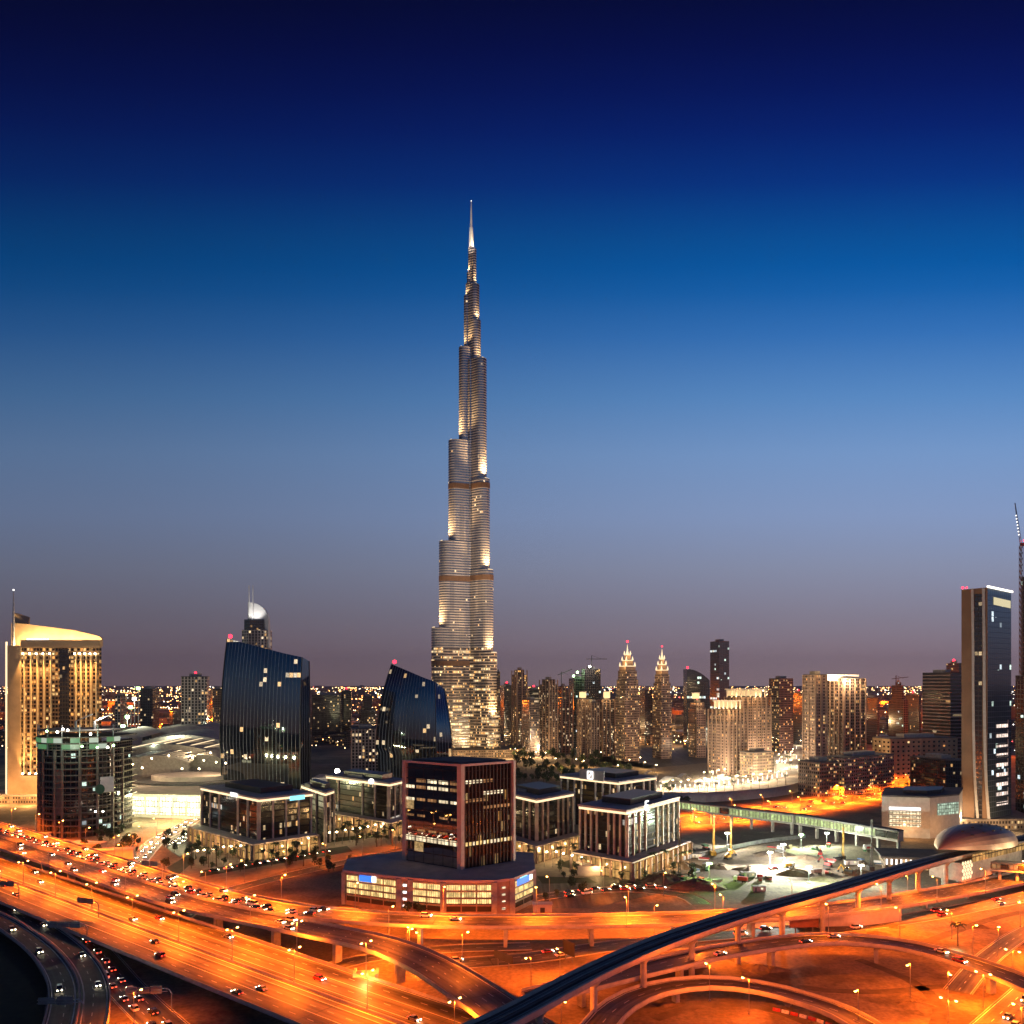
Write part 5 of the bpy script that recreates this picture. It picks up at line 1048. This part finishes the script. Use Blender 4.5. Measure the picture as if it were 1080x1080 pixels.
for k, (px, py, h, lab) in enumerate(((716,926,34,'tallest thin piling mast left of the building site'),(752,902,26,'piling mast behind the lime green work light'),(918,918,30,'dark piling mast beside the metro station end'),(770,900,22,'short piling mast near the yellow excavator'),(888,906,20,'short piling mast behind the red excavators'))):
    p = G(px, py, 0); r = thing('piling_rig', lab, 'piling rig', tuple(p)); MB().box((p.x,p.y,1.4), (3,4.5,2.4)).build('carriage', MY if k in (1,3) else M['dark'], r)
    b = MB()
    for sx in (-.4,.4):
        for sy in (-.4,.4): b.bar((p.x+sx,p.y-2+sy,.6),(p.x+sx,p.y-2+sy,h),.16)
    for i in range(int(h/2)): b.bar((p.x-.4,p.y-2.4,.6+i*2),(p.x+.4,p.y-2.4,2.6+i*2),.1); b.bar((p.x+.4,p.y-1.6,.6+i*2),(p.x-.4,p.y-1.6,2.6+i*2),.1)
    b.build('mast', M['dark'] if k in (0,2) else MY, r)
    b = MB(); b.bar((p.x,p.y+1.5,2.4),(p.x,p.y-2,h*.7),.25); b.build('backstay', M['dark'], r)
for k, (px, py, w, lab) in enumerate(((791,925,6,'grey site cabin at the front of the building site'),(800,940,7,'white site cabin by the flyover edge'),(898,912,8,'lit site cabin beside the dark piling mast'),(735,905,6,'low site cabin behind the lime green light'))):
    p = G(px, py, 0); r = thing('site_cabin', lab, 'cabin', tuple(p)); MB().box((p.x,p.y,1.45), (w,2.6,2.5)).build('body', M['white'], r); MB().box((p.x,p.y,2.8), (w+.3,2.9,.2)).build('roof', M['roof'], r)
    MB().box((p.x+w*.2,p.y-1.33,1.7), (1.4,.08,.9)).build('window', M['bayw'], r); MB().box((p.x-w*.25,p.y-1.33,1.25), (.9,.08,2.0)).build('door', M['steel'], r)
def mound(px, py, rx, ry, h, nm, lab):
    p = G(px, py, 0); b = MB(); n, k = 18, 5; seed = random.random()*9
    def f(i, j): a = 2*math.pi*i/n; s = 1-j/k; w = 1+.18*math.sin(3*a+seed)+.1*math.sin(7*a+seed*2); return (p.x+rx*s*w*math.cos(a), p.y+ry*s*w*math.sin(a), h*(1-s**1.6)*(1+.12*math.sin(5*a+j)))
    for j in range(k):
        for i in range(n): b.quad([f(i,j), f((i+1)%n,j), f((i+1)%n,j+1), f(i,j+1)])
    return tag(b.build(nm, M['ground'], None, True, loc=(p.x,p.y,0)), lab, 'mound')
for px, py, rx, ry, h, lab in ((735,935,16,10,4,'dark spoil heap at the front left of the building site'),(790,918,9,6,2.5,'low spoil heap beside the brightest work light'),(838,922,12,7,3,'spoil heap right of the brightest work light'),(890,937,14,6,3,'long spoil heap against the rail viaduct'),(700,930,14,8,4.5,'dark spoil heap near the ring road end')): mound(px, py, rx, ry, h, 'spoil_heap', lab)

random.seed(77)
def lorry(px, py, a, label, mat):
    p = G(px, py, 0); r = thing('lorry', label, 'lorry', tuple(p)); L = lambda x, y, z: (p.x+rot2(x,y,a)[0], p.y+rot2(x,y,a)[1], z)
    MB().box(L(-1.2,0,2.0), (5.2,2.4,1.9), a).build('tipper_body', mat, r); MB().box(L(2.7,0,1.75), (1.9,2.3,2.1), a).build('cab', M['white'], r); MB().box(L(3.68,0,2.2), (.1,2.0,.8), a).build('windscreen', M['carglass'], r); MB().box(L(0,0,.85), (7.2,1.2,.3), a).build('chassis', M['dark'], r)
    for x in (-2.8,-1.6,2.6):
        for y in (-1.1,1.1): MB().tube([L(x,y-.16,.5), L(x,y+.16,.5)], .5, 10).build('wheel', M['tyre'], r)
lorry(832,915,.4,'yellow tipper lorry right of the brightest work lights',MY); lorry(781,930,2.6,'red tipper lorry near the grey site cabin',MR); lorry(860,922,3.4,'grey tipper lorry in front of the red excavators',M['steel']); lorry(745,915,1.0,'second grey tipper lorry beside the lime green light',M['steel'])
stackm = [M['bark'], M['steel'], M['white'], M['dark'], MR, plain('tarp_blue', (.04,.09,.2), .6), plain('tarp_green', (.05,.14,.06), .7)]
stk = sorted([(rr(720,935) if k % 3 else rr(690,780), rr(893,938)) for k in range(44)]) if 'rr' in globals() else sorted([(random.uniform(700,930), random.uniform(892,938)) for k in range(44)])
for i, (px, py) in enumerate(stk):
    if py > 941-(px-760)*.24 and px > 760: py -= 14
    p = G(px, py, 0); r = thing('material_stack', '%s stack of building material from the left on the building site' % ordw(i), 'material stack', tuple(p), 0, 'stacks of building material'); a_ = random.uniform(0,3); z = 0
    for q in range(random.choice((1,2,2,3))):
        h = random.uniform(.5,1.3); MB().box((p.x+random.uniform(-.4,.4),p.y,z+h/2), (random.uniform(2.5,6.5),random.uniform(1.2,2.8),h), a_+random.uniform(-.15,.15)).build('bundle', random.choice(stackm), r); z += h
for px, py, rx, ry, h, lab in ((815,902,14,6,3,'pale heap at the back of the building site'),(760,915,10,6,2.2,'small heap between the yellow excavator and the green light'),(868,928,9,5,2.2,'small heap before the red excavators'),(905,922,10,5,2.6,'heap beside the lit site cabin'),(722,915,12,7,3.2,'heap under the tall piling mast'),(850,905,10,5,2,'low heap at the centre back of the building site')): mound(px, py, rx, ry, h, 'sand_heap', lab)
w = pts([(690,914),(740,903),(800,890),(850,884)], 0); tag(MB().sweep(w, [(.15,0),(.15,2.6),(-.15,2.6),(-.15,0)]).build('site_hoarding', M['steel'], None, loc=tuple(w[2])), 'long grey hoarding along the back of the building site', 'hoarding')
# ---------------------------------------------------------------- sign gantries
def gantry(px, py, z, span, a, panels, label):
    p = G(px, py, z); r = thing('sign_gantry', label, 'sign gantry', tuple(p)); L = lambda x, y, zz: (p.x+rot2(x,y,a)[0], p.y+rot2(x,y,a)[1], z+zz)
    MB().tube([L(0,0,0), L(0,0,5.6), L(-.8,0,6.9), L(-2.2,0,7.3)], .22, 8).build('post', M['steel'], r)
    for h in (7.3, 6.3): MB().bar(L(-1.2,0,h), L(-span,0,h), .22).build('beam', M['steel'], r)
    w = (span-3)/panels
    for i in range(panels):
        x = -3-w*(i+.5); MB().box(L(x,.25,6.9), (w*.92,.12,2.6 if i % 2 == 0 else 2.1), a).build('sign_panel', M['steel'], r)
gantry(92, 993, 3, 17, R(0), 3, 'sign gantry with its panels seen from behind, over the upper dark ramp'); gantry(88, 1078, 3, 14, R(5), 2, 'sign gantry over the dark ramp in the bottom left corner'); gantry(181, 1065, 0, 15, R(8), 3, 'red-lit sign gantry over the underpass road')
gantry(104, 968, 5, 13, R(-20), 1, 'single-panel sign gantry above the wide highway'); gantry(171, 926, 10, 13, R(-18), 2, 'arched sign gantry over the long flyover near the mall road'); gantry(20, 948, 5, 12, R(-15), 2, 'sign gantry at the far left of the wide highway')
def billboard(px, py, w, h, a, label, mat='dark'):
    p = G(px, py, 0); r = thing('billboard', label, 'billboard', tuple(p))
    for x in (-w*.3, w*.3): MB().tube([(p.x+x*math.cos(a),p.y+x*math.sin(a),0),(p.x+x*math.cos(a),p.y+x*math.sin(a),2.5)], .25, 6).build('post', M['steel'], r)
    MB().box((p.x,p.y,2.5+h/2), (w,.4,h), a).build('panel', M[mat], r)
billboard(600, 1014, 7, 5.5, R(-55), 'dark billboard seen edge-on beside the service road'); billboard(531, 1020, 11, 3, R(-50), 'low dark billboard lying between the two flyovers')
billboard(848, 984, 13, 5, R(4), 'red-brown billboard on the wall under the long flyover', 'brick')
# small hut beside the wide highway
p = G(386, 1042, 0); r = thing('substation_hut', 'small yellow-lit hut with a crenellated roof beside the wide highway', 'hut', tuple(p)); MB().box((p.x,p.y,2.4), (8,6,4.8), .1).build('wall', M['pale'], r)
MB().box((p.x,p.y,5.0), (9,7,.5), .1).build('roof', M['pale'], r)
for s in (-1,1): MB().box((p.x+s*4,p.y,5.7), (1,6.4,1.0), .1).build('roof_upstand', M['pale'], r)
MB().box((p.x-1,p.y-3.1,1.1), (1.2,.15,2.2), .1).build('door', M['dark'], r)
light('POINT', 'hut_lamp', (p.x+1, p.y-9, 7), 2500, (1,.55,.14), None, .3)
p = G(408, 1056, 0); r = thing('roof_shelter', 'low pitched shelter next to the small hut, bright with lamplight', 'shelter', tuple(p)); b = MB(); b.prism([(p.x-6,p.y-4),(p.x+6,p.y-4),(p.x+6,p.y+4),(p.x-6,p.y+4)], 0, 2.6, False); b.build('wall', M['pale'], r)
b = MB(); a_, b_, c_, d_ = (p.x-6.6,p.y-4.6,2.6),(p.x+6.6,p.y-4.6,2.6),(p.x+6.6,p.y+4.6,2.6),(p.x-6.6,p.y+4.6,2.6); e_, f_ = (p.x-3,p.y,4.6),(p.x+3,p.y,4.6); b.quad([a_,b_,f_,e_]); b.quad([c_,d_,e_,f_]); b.quad([b_,c_,f_]); b.quad([d_,a_,e_]); b.quad([d_,c_,b_,a_]); b.build('roof', M['roofpale'], r)
def shed(px, py, w, dp, h, lab, m='pale', rz=0):
    p = G(px, py, 0); r = thing('shed', lab, 'shed', tuple(p)); MB().box((p.x,p.y,h/2), (w,dp,h), rz).build('wall', M[m], r); MB().box((p.x,p.y,h+.2), (w+.8,dp+.8,.4), rz).build('roof', M['roofpale'], r); MB().box((p.x,p.y-dp/2-.05,1.2), (2.2,.12,2.3), rz).build('door', M['dark'], r)
shed(92, 897, 22, 10, 5, 'pale shed at the foot of the round construction block', rz=-.2); shed(118, 906, 26, 8, 6, 'pinkish long shed beside the mall road', rz=.25); shed(572, 961, 9, 5, 3.5, 'small cream kiosk beside the podium of the brown glass cube'); shed(640, 921, 34, 12, 5, 'low pale pavilion on the plaza before the right office blocks'); shed(268, 905, 10, 5, 4, 'tiny gate hut on the plaza before the left office blocks')
shed(30, 885, 30, 9, 4, 'long low shed under the beige hotel', rz=-.25)
# promenade tents
tent = thing('tent', '', 'tent'); b = MB(); n = 10
for i in range(n):
    f = lambda t: (-7+14*t, 3.2+3.4*math.sin(math.pi*t)); (x0,z0),(x1,z1) = f(i/n), f((i+1)/n); b.quad([(x0,-5,z0),(x1,-5,z1),(x1,5,z1),(x0,5,z0)])
b.build('canopy', M['white'], tent); 
for x in (-6.8,6.8):
    for y in (-4.8,4.8): MB().tube([(x,y,0),(x,y,3.3)], .12, 5).build('pole', M['steel'], tent)
spots = [(668,822),(686,819),(722,822),(708,829),(742,826),(764,823),(784,818),(804,811),(815,803)]
for i, (px, py) in enumerate(sorted(spots)):
    r = tent if i == 0 else dup(tent, (0,0,0)); r.location = G(px, py, 0); r.rotation_euler = (0,0,random.uniform(-.3,.5)); r['label'] = '%s white arched canopy tent from the left on the bright promenade' % ordw(i); r['group'] = 'arched tents on the promenade'; r.scale = (1.5,1.5,1.5) if i == 2 else (1,1,1)
# ---------------------------------------------------------------- trees and palms
def crown_mesh(seed, r, h, n, z0, sz, mat):
    rnd = random.Random(seed); b = MB()
    blobs = [(rnd.uniform(-.5,.5)*r, rnd.uniform(-.5,.5)*r, z0+rnd.uniform(.25,.8)*h, rnd.uniform(.4,.65)*r) for _ in range(7)]
    for _ in range(n):
        bx, by, bz, br = rnd.choice(blobs); d = Vector((rnd.gauss(0,1), rnd.gauss(0,1), rnd.gauss(0,.8))).normalized()*br*rnd.uniform(.6,1.05); c = Vector((bx,by,bz))+d
        u = Vector((rnd.gauss(0,1), rnd.gauss(0,1), rnd.gauss(0,1))).normalized(); v = u.cross(Vector((rnd.gauss(0,1), rnd.gauss(0,1), rnd.gauss(0,1)))).normalized(); s = sz*rnd.uniform(.6,1.3)
        b.quad([c-u*s, c+v*s*.6, c+u*s, c-v*s*.6])
    return b
treeP = []
for k in range(3):
    t = thing('tree', '', 'tree'); hh = 4.5+k*.8; b = MB(); b.tube([(0,0,0),(.1,.05,1.4),(.05,.15,2.6)], [.28,.2,.14], 6)
    for q in range(4): a = q*1.6+k; b.tube([(.05,.12,2.2),(math.cos(a)*1.0,math.sin(a)*1.0,3.4+.2*q)], [.11,.04], 5)
    b.build('trunk', M['bark'], t); crown_mesh(k+3, 2.5, hh, 260, 1.8, .55, None).build('crown', M['leaf'], t); treeP.append(t)
palmP = []
for k in range(2):
    t = thing('palm_tree', '', 'palm tree'); hh = 7.5+k*1.8; MB().tube([(0,0,0),(.15,0,hh*.5),(.1,.1,hh)], [.32,.22,.2], 7).build('trunk', M['bark'], t); rnd = random.Random(k); b = MB()
    for q in range(16):
        a = q*2.4+rnd.uniform(-.2,.2); e0 = rnd.uniform(.1,1.0); P = []; p = Vector((.1,.1,hh)); el = e0
        for s in range(6): P.append(p.copy()); p = p+Vector((math.cos(a)*math.cos(el), math.sin(a)*math.cos(el), math.sin(el)))*.62; el -= .34
        w = Vector((-math.sin(a), math.cos(a), 0))
        for s in range(5):
            w0, w1 = (.12,.42,.5,.42,.25,.05)[s], (.12,.42,.5,.42,.25,.05)[s+1]; dn = Vector((0,0,-.16))
            b.quad([P[s], P[s+1], P[s+1]+w*w1+dn, P[s]+w*w0+dn]); b.quad([P[s+1], P[s], P[s]-w*w0+dn, P[s+1]-w*w1+dn])
    b.build('crown', M['palmleaf'], t); palmP.append(t)
firstuse = set()
def plant(P, spots, label, group, sc=(.8,1.3), ordinal=False):
    spots = sorted(spots)
    for i, (px, py) in enumerate(spots):
        k = random.randrange(len(P)); s = random.uniform(*sc); loc = tuple(G(px, py, 0)); rz = random.uniform(0,6.28); lab = label % ordw(i) if ordinal else label
        if P[k].name not in firstuse: firstuse.add(P[k].name); r = P[k]; r.location = loc; r.rotation_euler = (0,0,rz); r.scale = (s,)*3; r['label'] = lab; r['group'] = group
        else: dup(P[k], loc, rz, lab, group, s)
rr = random.uniform
plant(palmP, [(200+rr(0,140), 893+rr(0,22)-0) for _ in range(22)]+[(340+rr(0,85), 878+rr(0,16)) for _ in range(16)], 'palm on the lit plaza before the left black office blocks', 'plaza palms before the left blocks')
plant(palmP, [(560+rr(0,170), 900+rr(0,22)) for _ in range(26)], 'palm on the lit plaza before the right black office blocks', 'plaza palms before the right blocks')
plant(palmP, [(700+k*9.2, 838-.05*k*k) for k in range(15)]+[(760+rr(0,80), 800+rr(0,18)) for _ in range(14)], 'palm silhouetted among the white promenade lights', 'palms on the promenade', (.9,1.2))
plant(treeP, [(540+rr(0,125), 796+rr(0,32)) for _ in range(80)], 'bushy tree in the lamp-lit park right of the tallest tower', 'park trees', (1.2,2.2))
plant(treeP, [(60+rr(0,90), 878+rr(0,26)) for _ in range(26)], 'bushy tree around the foot of the round construction block', 'trees at the construction block', (.7,1.2))
plant(treeP, [(165+rr(0,60), 885+rr(0,40)) for _ in range(14)], 'tree beside the dark road left of the office blocks', 'trees by the office road', (.7,1.2))
plant(treeP, [(560+rr(0,60), 935+rr(0,18)) for _ in range(7)]+[(425+rr(0,30), 962+rr(0,4)) for _ in range(4)], 'dark tree near the podium of the brown glass cube', 'trees by the podium', (.7,1.1))
plant(treeP, [(545+rr(0,100), 783.5+rr(0,2)) for _ in range(18)], 'tree on the far lakeside under the cluster of towers', 'lakeside trees', (1.5,2.4))
plant(treeP, [(955+rr(0,55), 830+rr(0,8)) for _ in range(8)], 'dark tree behind the louvred hall', 'trees behind the louvred hall', (1.2,1.8))
plant(palmP, [(1010,998)], 'lone leafy palm on the sandy ground at right, lit from below', 'lone palm', (1.1,1.2))
light('POINT', 'palm_lamp', tuple(G(1010,1000,0)+Vector((-2,-3,1.5))), 900, (.8,1,.5), None, .2)
plant(treeP, [(690+rr(0,60), 846+rr(0,10)) for _ in range(12)]+[(660+rr(0,60),832+rr(0,6)) for _ in range(8)], 'dark tree between the boulevard and the promenade wall', 'trees below the promenade', (.8,1.4))
plant(treeP, [(212+rr(0,160), 900+rr(0,20)) for _ in range(34)]+[(345+rr(0,78), 879+rr(0,10)) for _ in range(14)], 'dark round tree in the garden beds before the left office blocks', 'garden trees before the left blocks', (.5,1.0))
plant(treeP, [(566+rr(0,165), 905+rr(0,26)) for _ in range(36)], 'dark round tree in the garden beds before the right office blocks', 'garden trees before the right blocks', (.5,1.0))
bar = []; BP = []
for cn, mt in (('red', plain('barrier_red', (.5,.03,.02), .5)), ('white', M['white'])):
    t = thing('traffic_barrier', '', 'barrier'); k = MB(); P_ = lambda w: [(-1.2,-w),(1.2,-w),(1.2,w),(-1.2,w)]; k.prism(P_(.4), 0, .35, False); k.prism(P_(.4), .35, 1.0, True, poly1=P_(.14)); k.build('body', mt, t)
    MB().box((0,0,.72), (.7,.56,.2)).build('band', M['steel'], t); BP.append((cn, t))
for i, (p, a_) in enumerate([q for q in along(offset(PD, -7.2), 20, 3.0) if 815 < pix(q[0])[0] < 915]):
    cn, B0 = BP[i % 2]; t = B0 if i < 2 else dup(B0, (0,0,0)); t.location = (p.x, p.y, 0); t.rotation_euler = (0,0,a_); bar.append((pix(p)[0], cn, t))
for cn in ('red', 'white'):
    for i, (_, _, t) in enumerate(sorted([q for q in bar if q[1] == cn], key=lambda q: q[0])): t['label'] = '%s %s traffic barrier from the left inside the loop ramp' % (ordw(i), cn); t['group'] = 'traffic barriers along the loop ramp'
# rocks and dark scrub on the sandy islands
for k, (px, py, s) in enumerate(((963,1060,3.6),(700,1060,2.2),(925,985,3),(945,978,2.4),(800,1021,4),(818,1023,3),(1035,978,2.6))): mound(px, py, s*1.8, s, s*.35, 'scrub_mound', '%s dark low mound from the bottom-most on the sandy ground at lower right' % ordw(k))

# ---------------------------------------------------------------- vehicles
def car_mesh(L, Wd, Hh, hood, boot, paint):
    t = thing('car', '', 'car'); h0, h1 = .32, Hh*.58
    prof = [(-L/2,h0),(-L/2,h1*.95),(-L/2+boot,h1),(-L/2+boot+.5,h1),(L/2-hood-.3,h1),(L/2-hood,h1),(L/2-.15,h1*.82),(L/2,h1*.6),(L/2,h0)]
    b = MB(); n = len(prof); A_ = [(x,-Wd/2,z) for x, z in prof]; B_ = [(x,Wd/2,z) for x, z in prof]; b.quad(A_); b.quad(B_[::-1])
    for i in range(n): j = (i+1) % n; b.quad([A_[i],B_[i],B_[j],A_[j]])
    b.build('body', paint, t)
    lo = [(-L/2+boot,-Wd*.47),(L/2-hood,-Wd*.47),(L/2-hood,Wd*.47),(-L/2+boot,Wd*.47)]; hi = [(-L/2+boot+.55,-Wd*.4),(L/2-hood-.85,-Wd*.4),(L/2-hood-.85,Wd*.4),(-L/2+boot+.55,Wd*.4)]
    MB().prism(lo, h1, Hh-.06, False, poly1=hi).build('windows', M['carglass'], t); MB().prism(scl(hi,1.02), Hh-.06, Hh, True, True).build('roof', paint, t)
    for sx in (-L*.31, L*.31):
        for sy in (-Wd/2+.08, Wd/2-.08): MB().tube([(sx,sy-.11,.33),(sx,sy+.11,.33)], .33, 10).build('wheel', M['tyre'], t)
    for sy in (-Wd*.36, Wd*.36):
        MB().ball((L/2+.02,sy,h1*.72), .26, 6, 4, sz=.7).build('headlight', M['head'], t); MB().box((-L/2-.02,sy,h1*.8), (.08,.42,.24)).build('tail_light', M['tail'], t)
    return t
paints = [('white', plain('paint_white', (.75,.74,.72), .3, var=.03)), ('silver', plain('paint_silver', (.42,.42,.43), .3, .6, var=.03)), ('black', plain('paint_black', (.015,.015,.017), .25, var=.03)), ('red', plain('paint_red', (.4,.02,.02), .3, var=.03)), ('beige', plain('paint_beige', (.5,.42,.3), .35, var=.03))]
kinds = {}
for cn, mt in paints:
    kinds[(cn,'saloon car')] = car_mesh(4.6, 1.8, 1.45, 1.15, .75, mt); kinds[(cn,'off-road car')] = car_mesh(4.9, 1.95, 1.9, 1.15, .25, mt)
kinds[('white','van')] = car_mesh(5.6, 2.05, 2.4, .7, .08, paints[0][1])
KN = list(kinds); KW = [1.6,1,3,2,4,3,1.4,1.3,1.6,1,.8]
carused = set(); pending = {}
def traffic(path, offs, gap, where, group, dirsign=1, start=5, jitter=.4, zoff=.02, xr=(-10,1090)):
    row = []
    for o in offs:
        g = lambda: gap*random.uniform(1-jitter*.6, 1+jitter)
        for p, a in along(offset(path, o), start+random.uniform(0, gap), g):
            if inview(p, 8) and p.y < 900 and xr[0] < pix(p)[0] < xr[1]: row.append((pix(p)[0], p, a, o))
    row.sort(key=lambda q: q[0]); count = {}
    for px, p, a, o in row:
        key = random.choices(KN, KW)[0]; i = count.get(key, 0); count[key] = i+1
        lab = '%s %s from the left %s' % (ordw(i), ' '.join(key), where); loc = (p.x,p.y,p.z+zoff); rz = a if dirsign > 0 else a+math.pi
        if key not in carused: carused.add(key); r = kinds[key]; r.location = loc; r.rotation_euler = (0,0,rz); r['label'] = lab; r['group'] = group
        else: r = dup(kinds[key], loc, rz, lab, group)
        r['category'] = 'van' if key[1] == 'van' else 'car'
traffic(PB, (-6,-2.2), 11, 'facing left in the jam on the long flyover', 'cars queuing on the long flyover', -1, xr=(-10,330))
traffic(PB, (2.2,6), 48, 'heading right on the long flyover', 'cars heading right on the long flyover', 1, xr=(-10,560))
traffic(PA, (-4.5,0,4.5), 60, 'on the flyover that swings down', 'cars on the dark flyover', 1, xr=(-10,340))
traffic(PM, (-17.5,-13.8,-10,-6.2), 190, 'on the near carriageway of the very wide highway', 'cars on the near highway carriageway', -1)
traffic(PM, (4.5,8.5,12.5,16.5), 190, 'on the far carriageway of the very wide highway', 'cars on the far highway carriageway', 1)
traffic(PT, (-3.5,.5), 14, 'with headlights on the underpass road', 'cars on the underpass road', -1, xr=(90,260))
traffic(PR, (-6,6), 45, 'on the dark double ramp', 'cars on the dark ramp', 1)
traffic(PN, (-9,-5,4,8), 18, 'on the cross highway at bottom right', 'cars on the cross highway', -1)
traffic(PC, (-2.5,2.5), 48, 'on the curved lower-right flyover', 'cars on the curved right flyover', 1, xr=(740,1090))
traffic(PS, (-3,3), 44, 'on the ground road under the rail viaduct', 'cars on the service road', 1)
traffic(PO, (-12,-6,5,11), 45, 'on the orange boulevard', 'cars on the boulevard', 1, xr=(720,1010))
traffic(PU, (-3,2), 16, 'on the road beside the mall', 'cars on the mall road', -1)
traffic([G(588,946,.05),G(640,938,.05),G(700,936,.05)], (-3,3), 9, 'parked on the dark lot behind the long flyover', 'cars parked on the dark lot', 1)
traffic([G(215,921,.05),G(270,912,.05),G(345,899,.05)], (0,), 7, 'parked by the left garden beds', 'cars parked before the left blocks', 1)
traffic([G(640,926,.05),G(690,913,.05),G(735,899,.05)], (0,4), 8, 'parked beside the right blocks', 'cars parked beside the right blocks', 1)
traffic([G(175,893,.05),G(212,872,.05)], (-6,0), 8, 'parked on the mall-side lot', 'cars parked by the mall road', -1)
for k in list(kinds):
    if k not in carused:
        t = kinds[k]
        for c in list(t.children): bpy.data.objects.remove(c)
        bpy.data.objects.remove(t)

# ---------------------------------------------------------------- far city to the horizon
b = MB(); rnd = random.Random(5)
for _ in range(3200):
    d = 1500*math.exp(rnd.uniform(0, 2.75)); x = rnd.uniform(-.66,.66)*d
    if -.13 < x/d < .02 and d < 1800: continue
    h = rnd.choice((6,8,10,12,16,22))*rnd.uniform(.7,1.5)*(1.6 if rnd.random() < .08 else 1); w, dp = rnd.uniform(14,46)*(1+d/9000), rnd.uniform(14,40)*(1+d/9000); b.box((x,d,h/2), (w,dp,h), rnd.uniform(0,1.5))
o = b.build('distant_city', FAC['far']); tag(o, 'hazy mass of low distant city blocks reaching the horizon', 'city', None, 'stuff')
cols = [(glow('city_orange', (1,.42,.12), 16),1.0), (glow('city_warm', (1,.66,.32), 13), .7), (glow('city_white', (1,.95,.85), 9), .35), (glow('city_red', (1,.08,.08), 9), .2)]
b = MB()
def dot(x, y, z, r, m): b.ball((x,y,z), r, 5, 3, m)
for _ in range(4200):
    d = 1250*math.exp(rnd.uniform(0, 2.85)); x = rnd.uniform(-.66,.66)*d; m = rnd.choices((0,1,2,3), (1,.8,.35,.05))[0]; dot(x, d, rnd.uniform(5,14), d*rnd.uniform(.00026,.0006), m)
for row in range(34):                       # far streets seen as strings of lights
    d0 = 1700*math.exp(rnd.uniform(0,2.5)); x0 = rnd.uniform(-.6,.4)*d0; sl = rnd.uniform(-.3,.3); L = rnd.uniform(.1,.35)*d0; m = rnd.choice((0,0,1))
    for i in range(36): dot(x0+L*i/36, d0+sl*L*i/36, 9, d0*.0004, m)
o = b.build('distant_street_lights', [c[0] for c in cols]); tag(o, 'countless small orange and white lights of the distant city', 'city lights', None, 'stuff')
for px, py, e, c in ((20,762,1,0),(170,772,1.2,0),(60,752,1,0),(120,748,.8,0),(345,768,.8,1),(345,752,1,0),(300,770,1,0),(560,768,1,1),(600,778,1,1),(660,782,1,1),(700,770,1.3,1),(715,758,1,0),(740,776,1.4,1),(930,745,.5,0),(985,760,1,0),(925,765,1,0),(1000,796,.5,0),(835,768,1,1),(860,772,1,1)):
    p = G(px, py, 0); light('POINT', 'distant_street_glow_%d_%d' % (c, int(e*10)), (p.x,p.y,26), 90000*e*(p.y/1400)**2, SOD if c == 0 else (1,.62,.28), None, 3)  # large unseen lights added in place of the far street lamps

# ---------------------------------------------------------------- evening haze
q = NT('haze_air'); q.t.nodes.remove(q.b); v = q.n('ShaderNodeVolumePrincipled'); v.inputs['Color'].default_value = (.66,.76,.95,1); v.inputs['Density'].default_value = 1.8e-5; v.inputs['Anisotropy'].default_value = .2
q.l(v.outputs[0], q.out.inputs['Volume'])
o = MB().box((0, 12450, 449), (51000, 31500, 900)).build('haze', q.mat, None); o['kind'] = 'stuff'
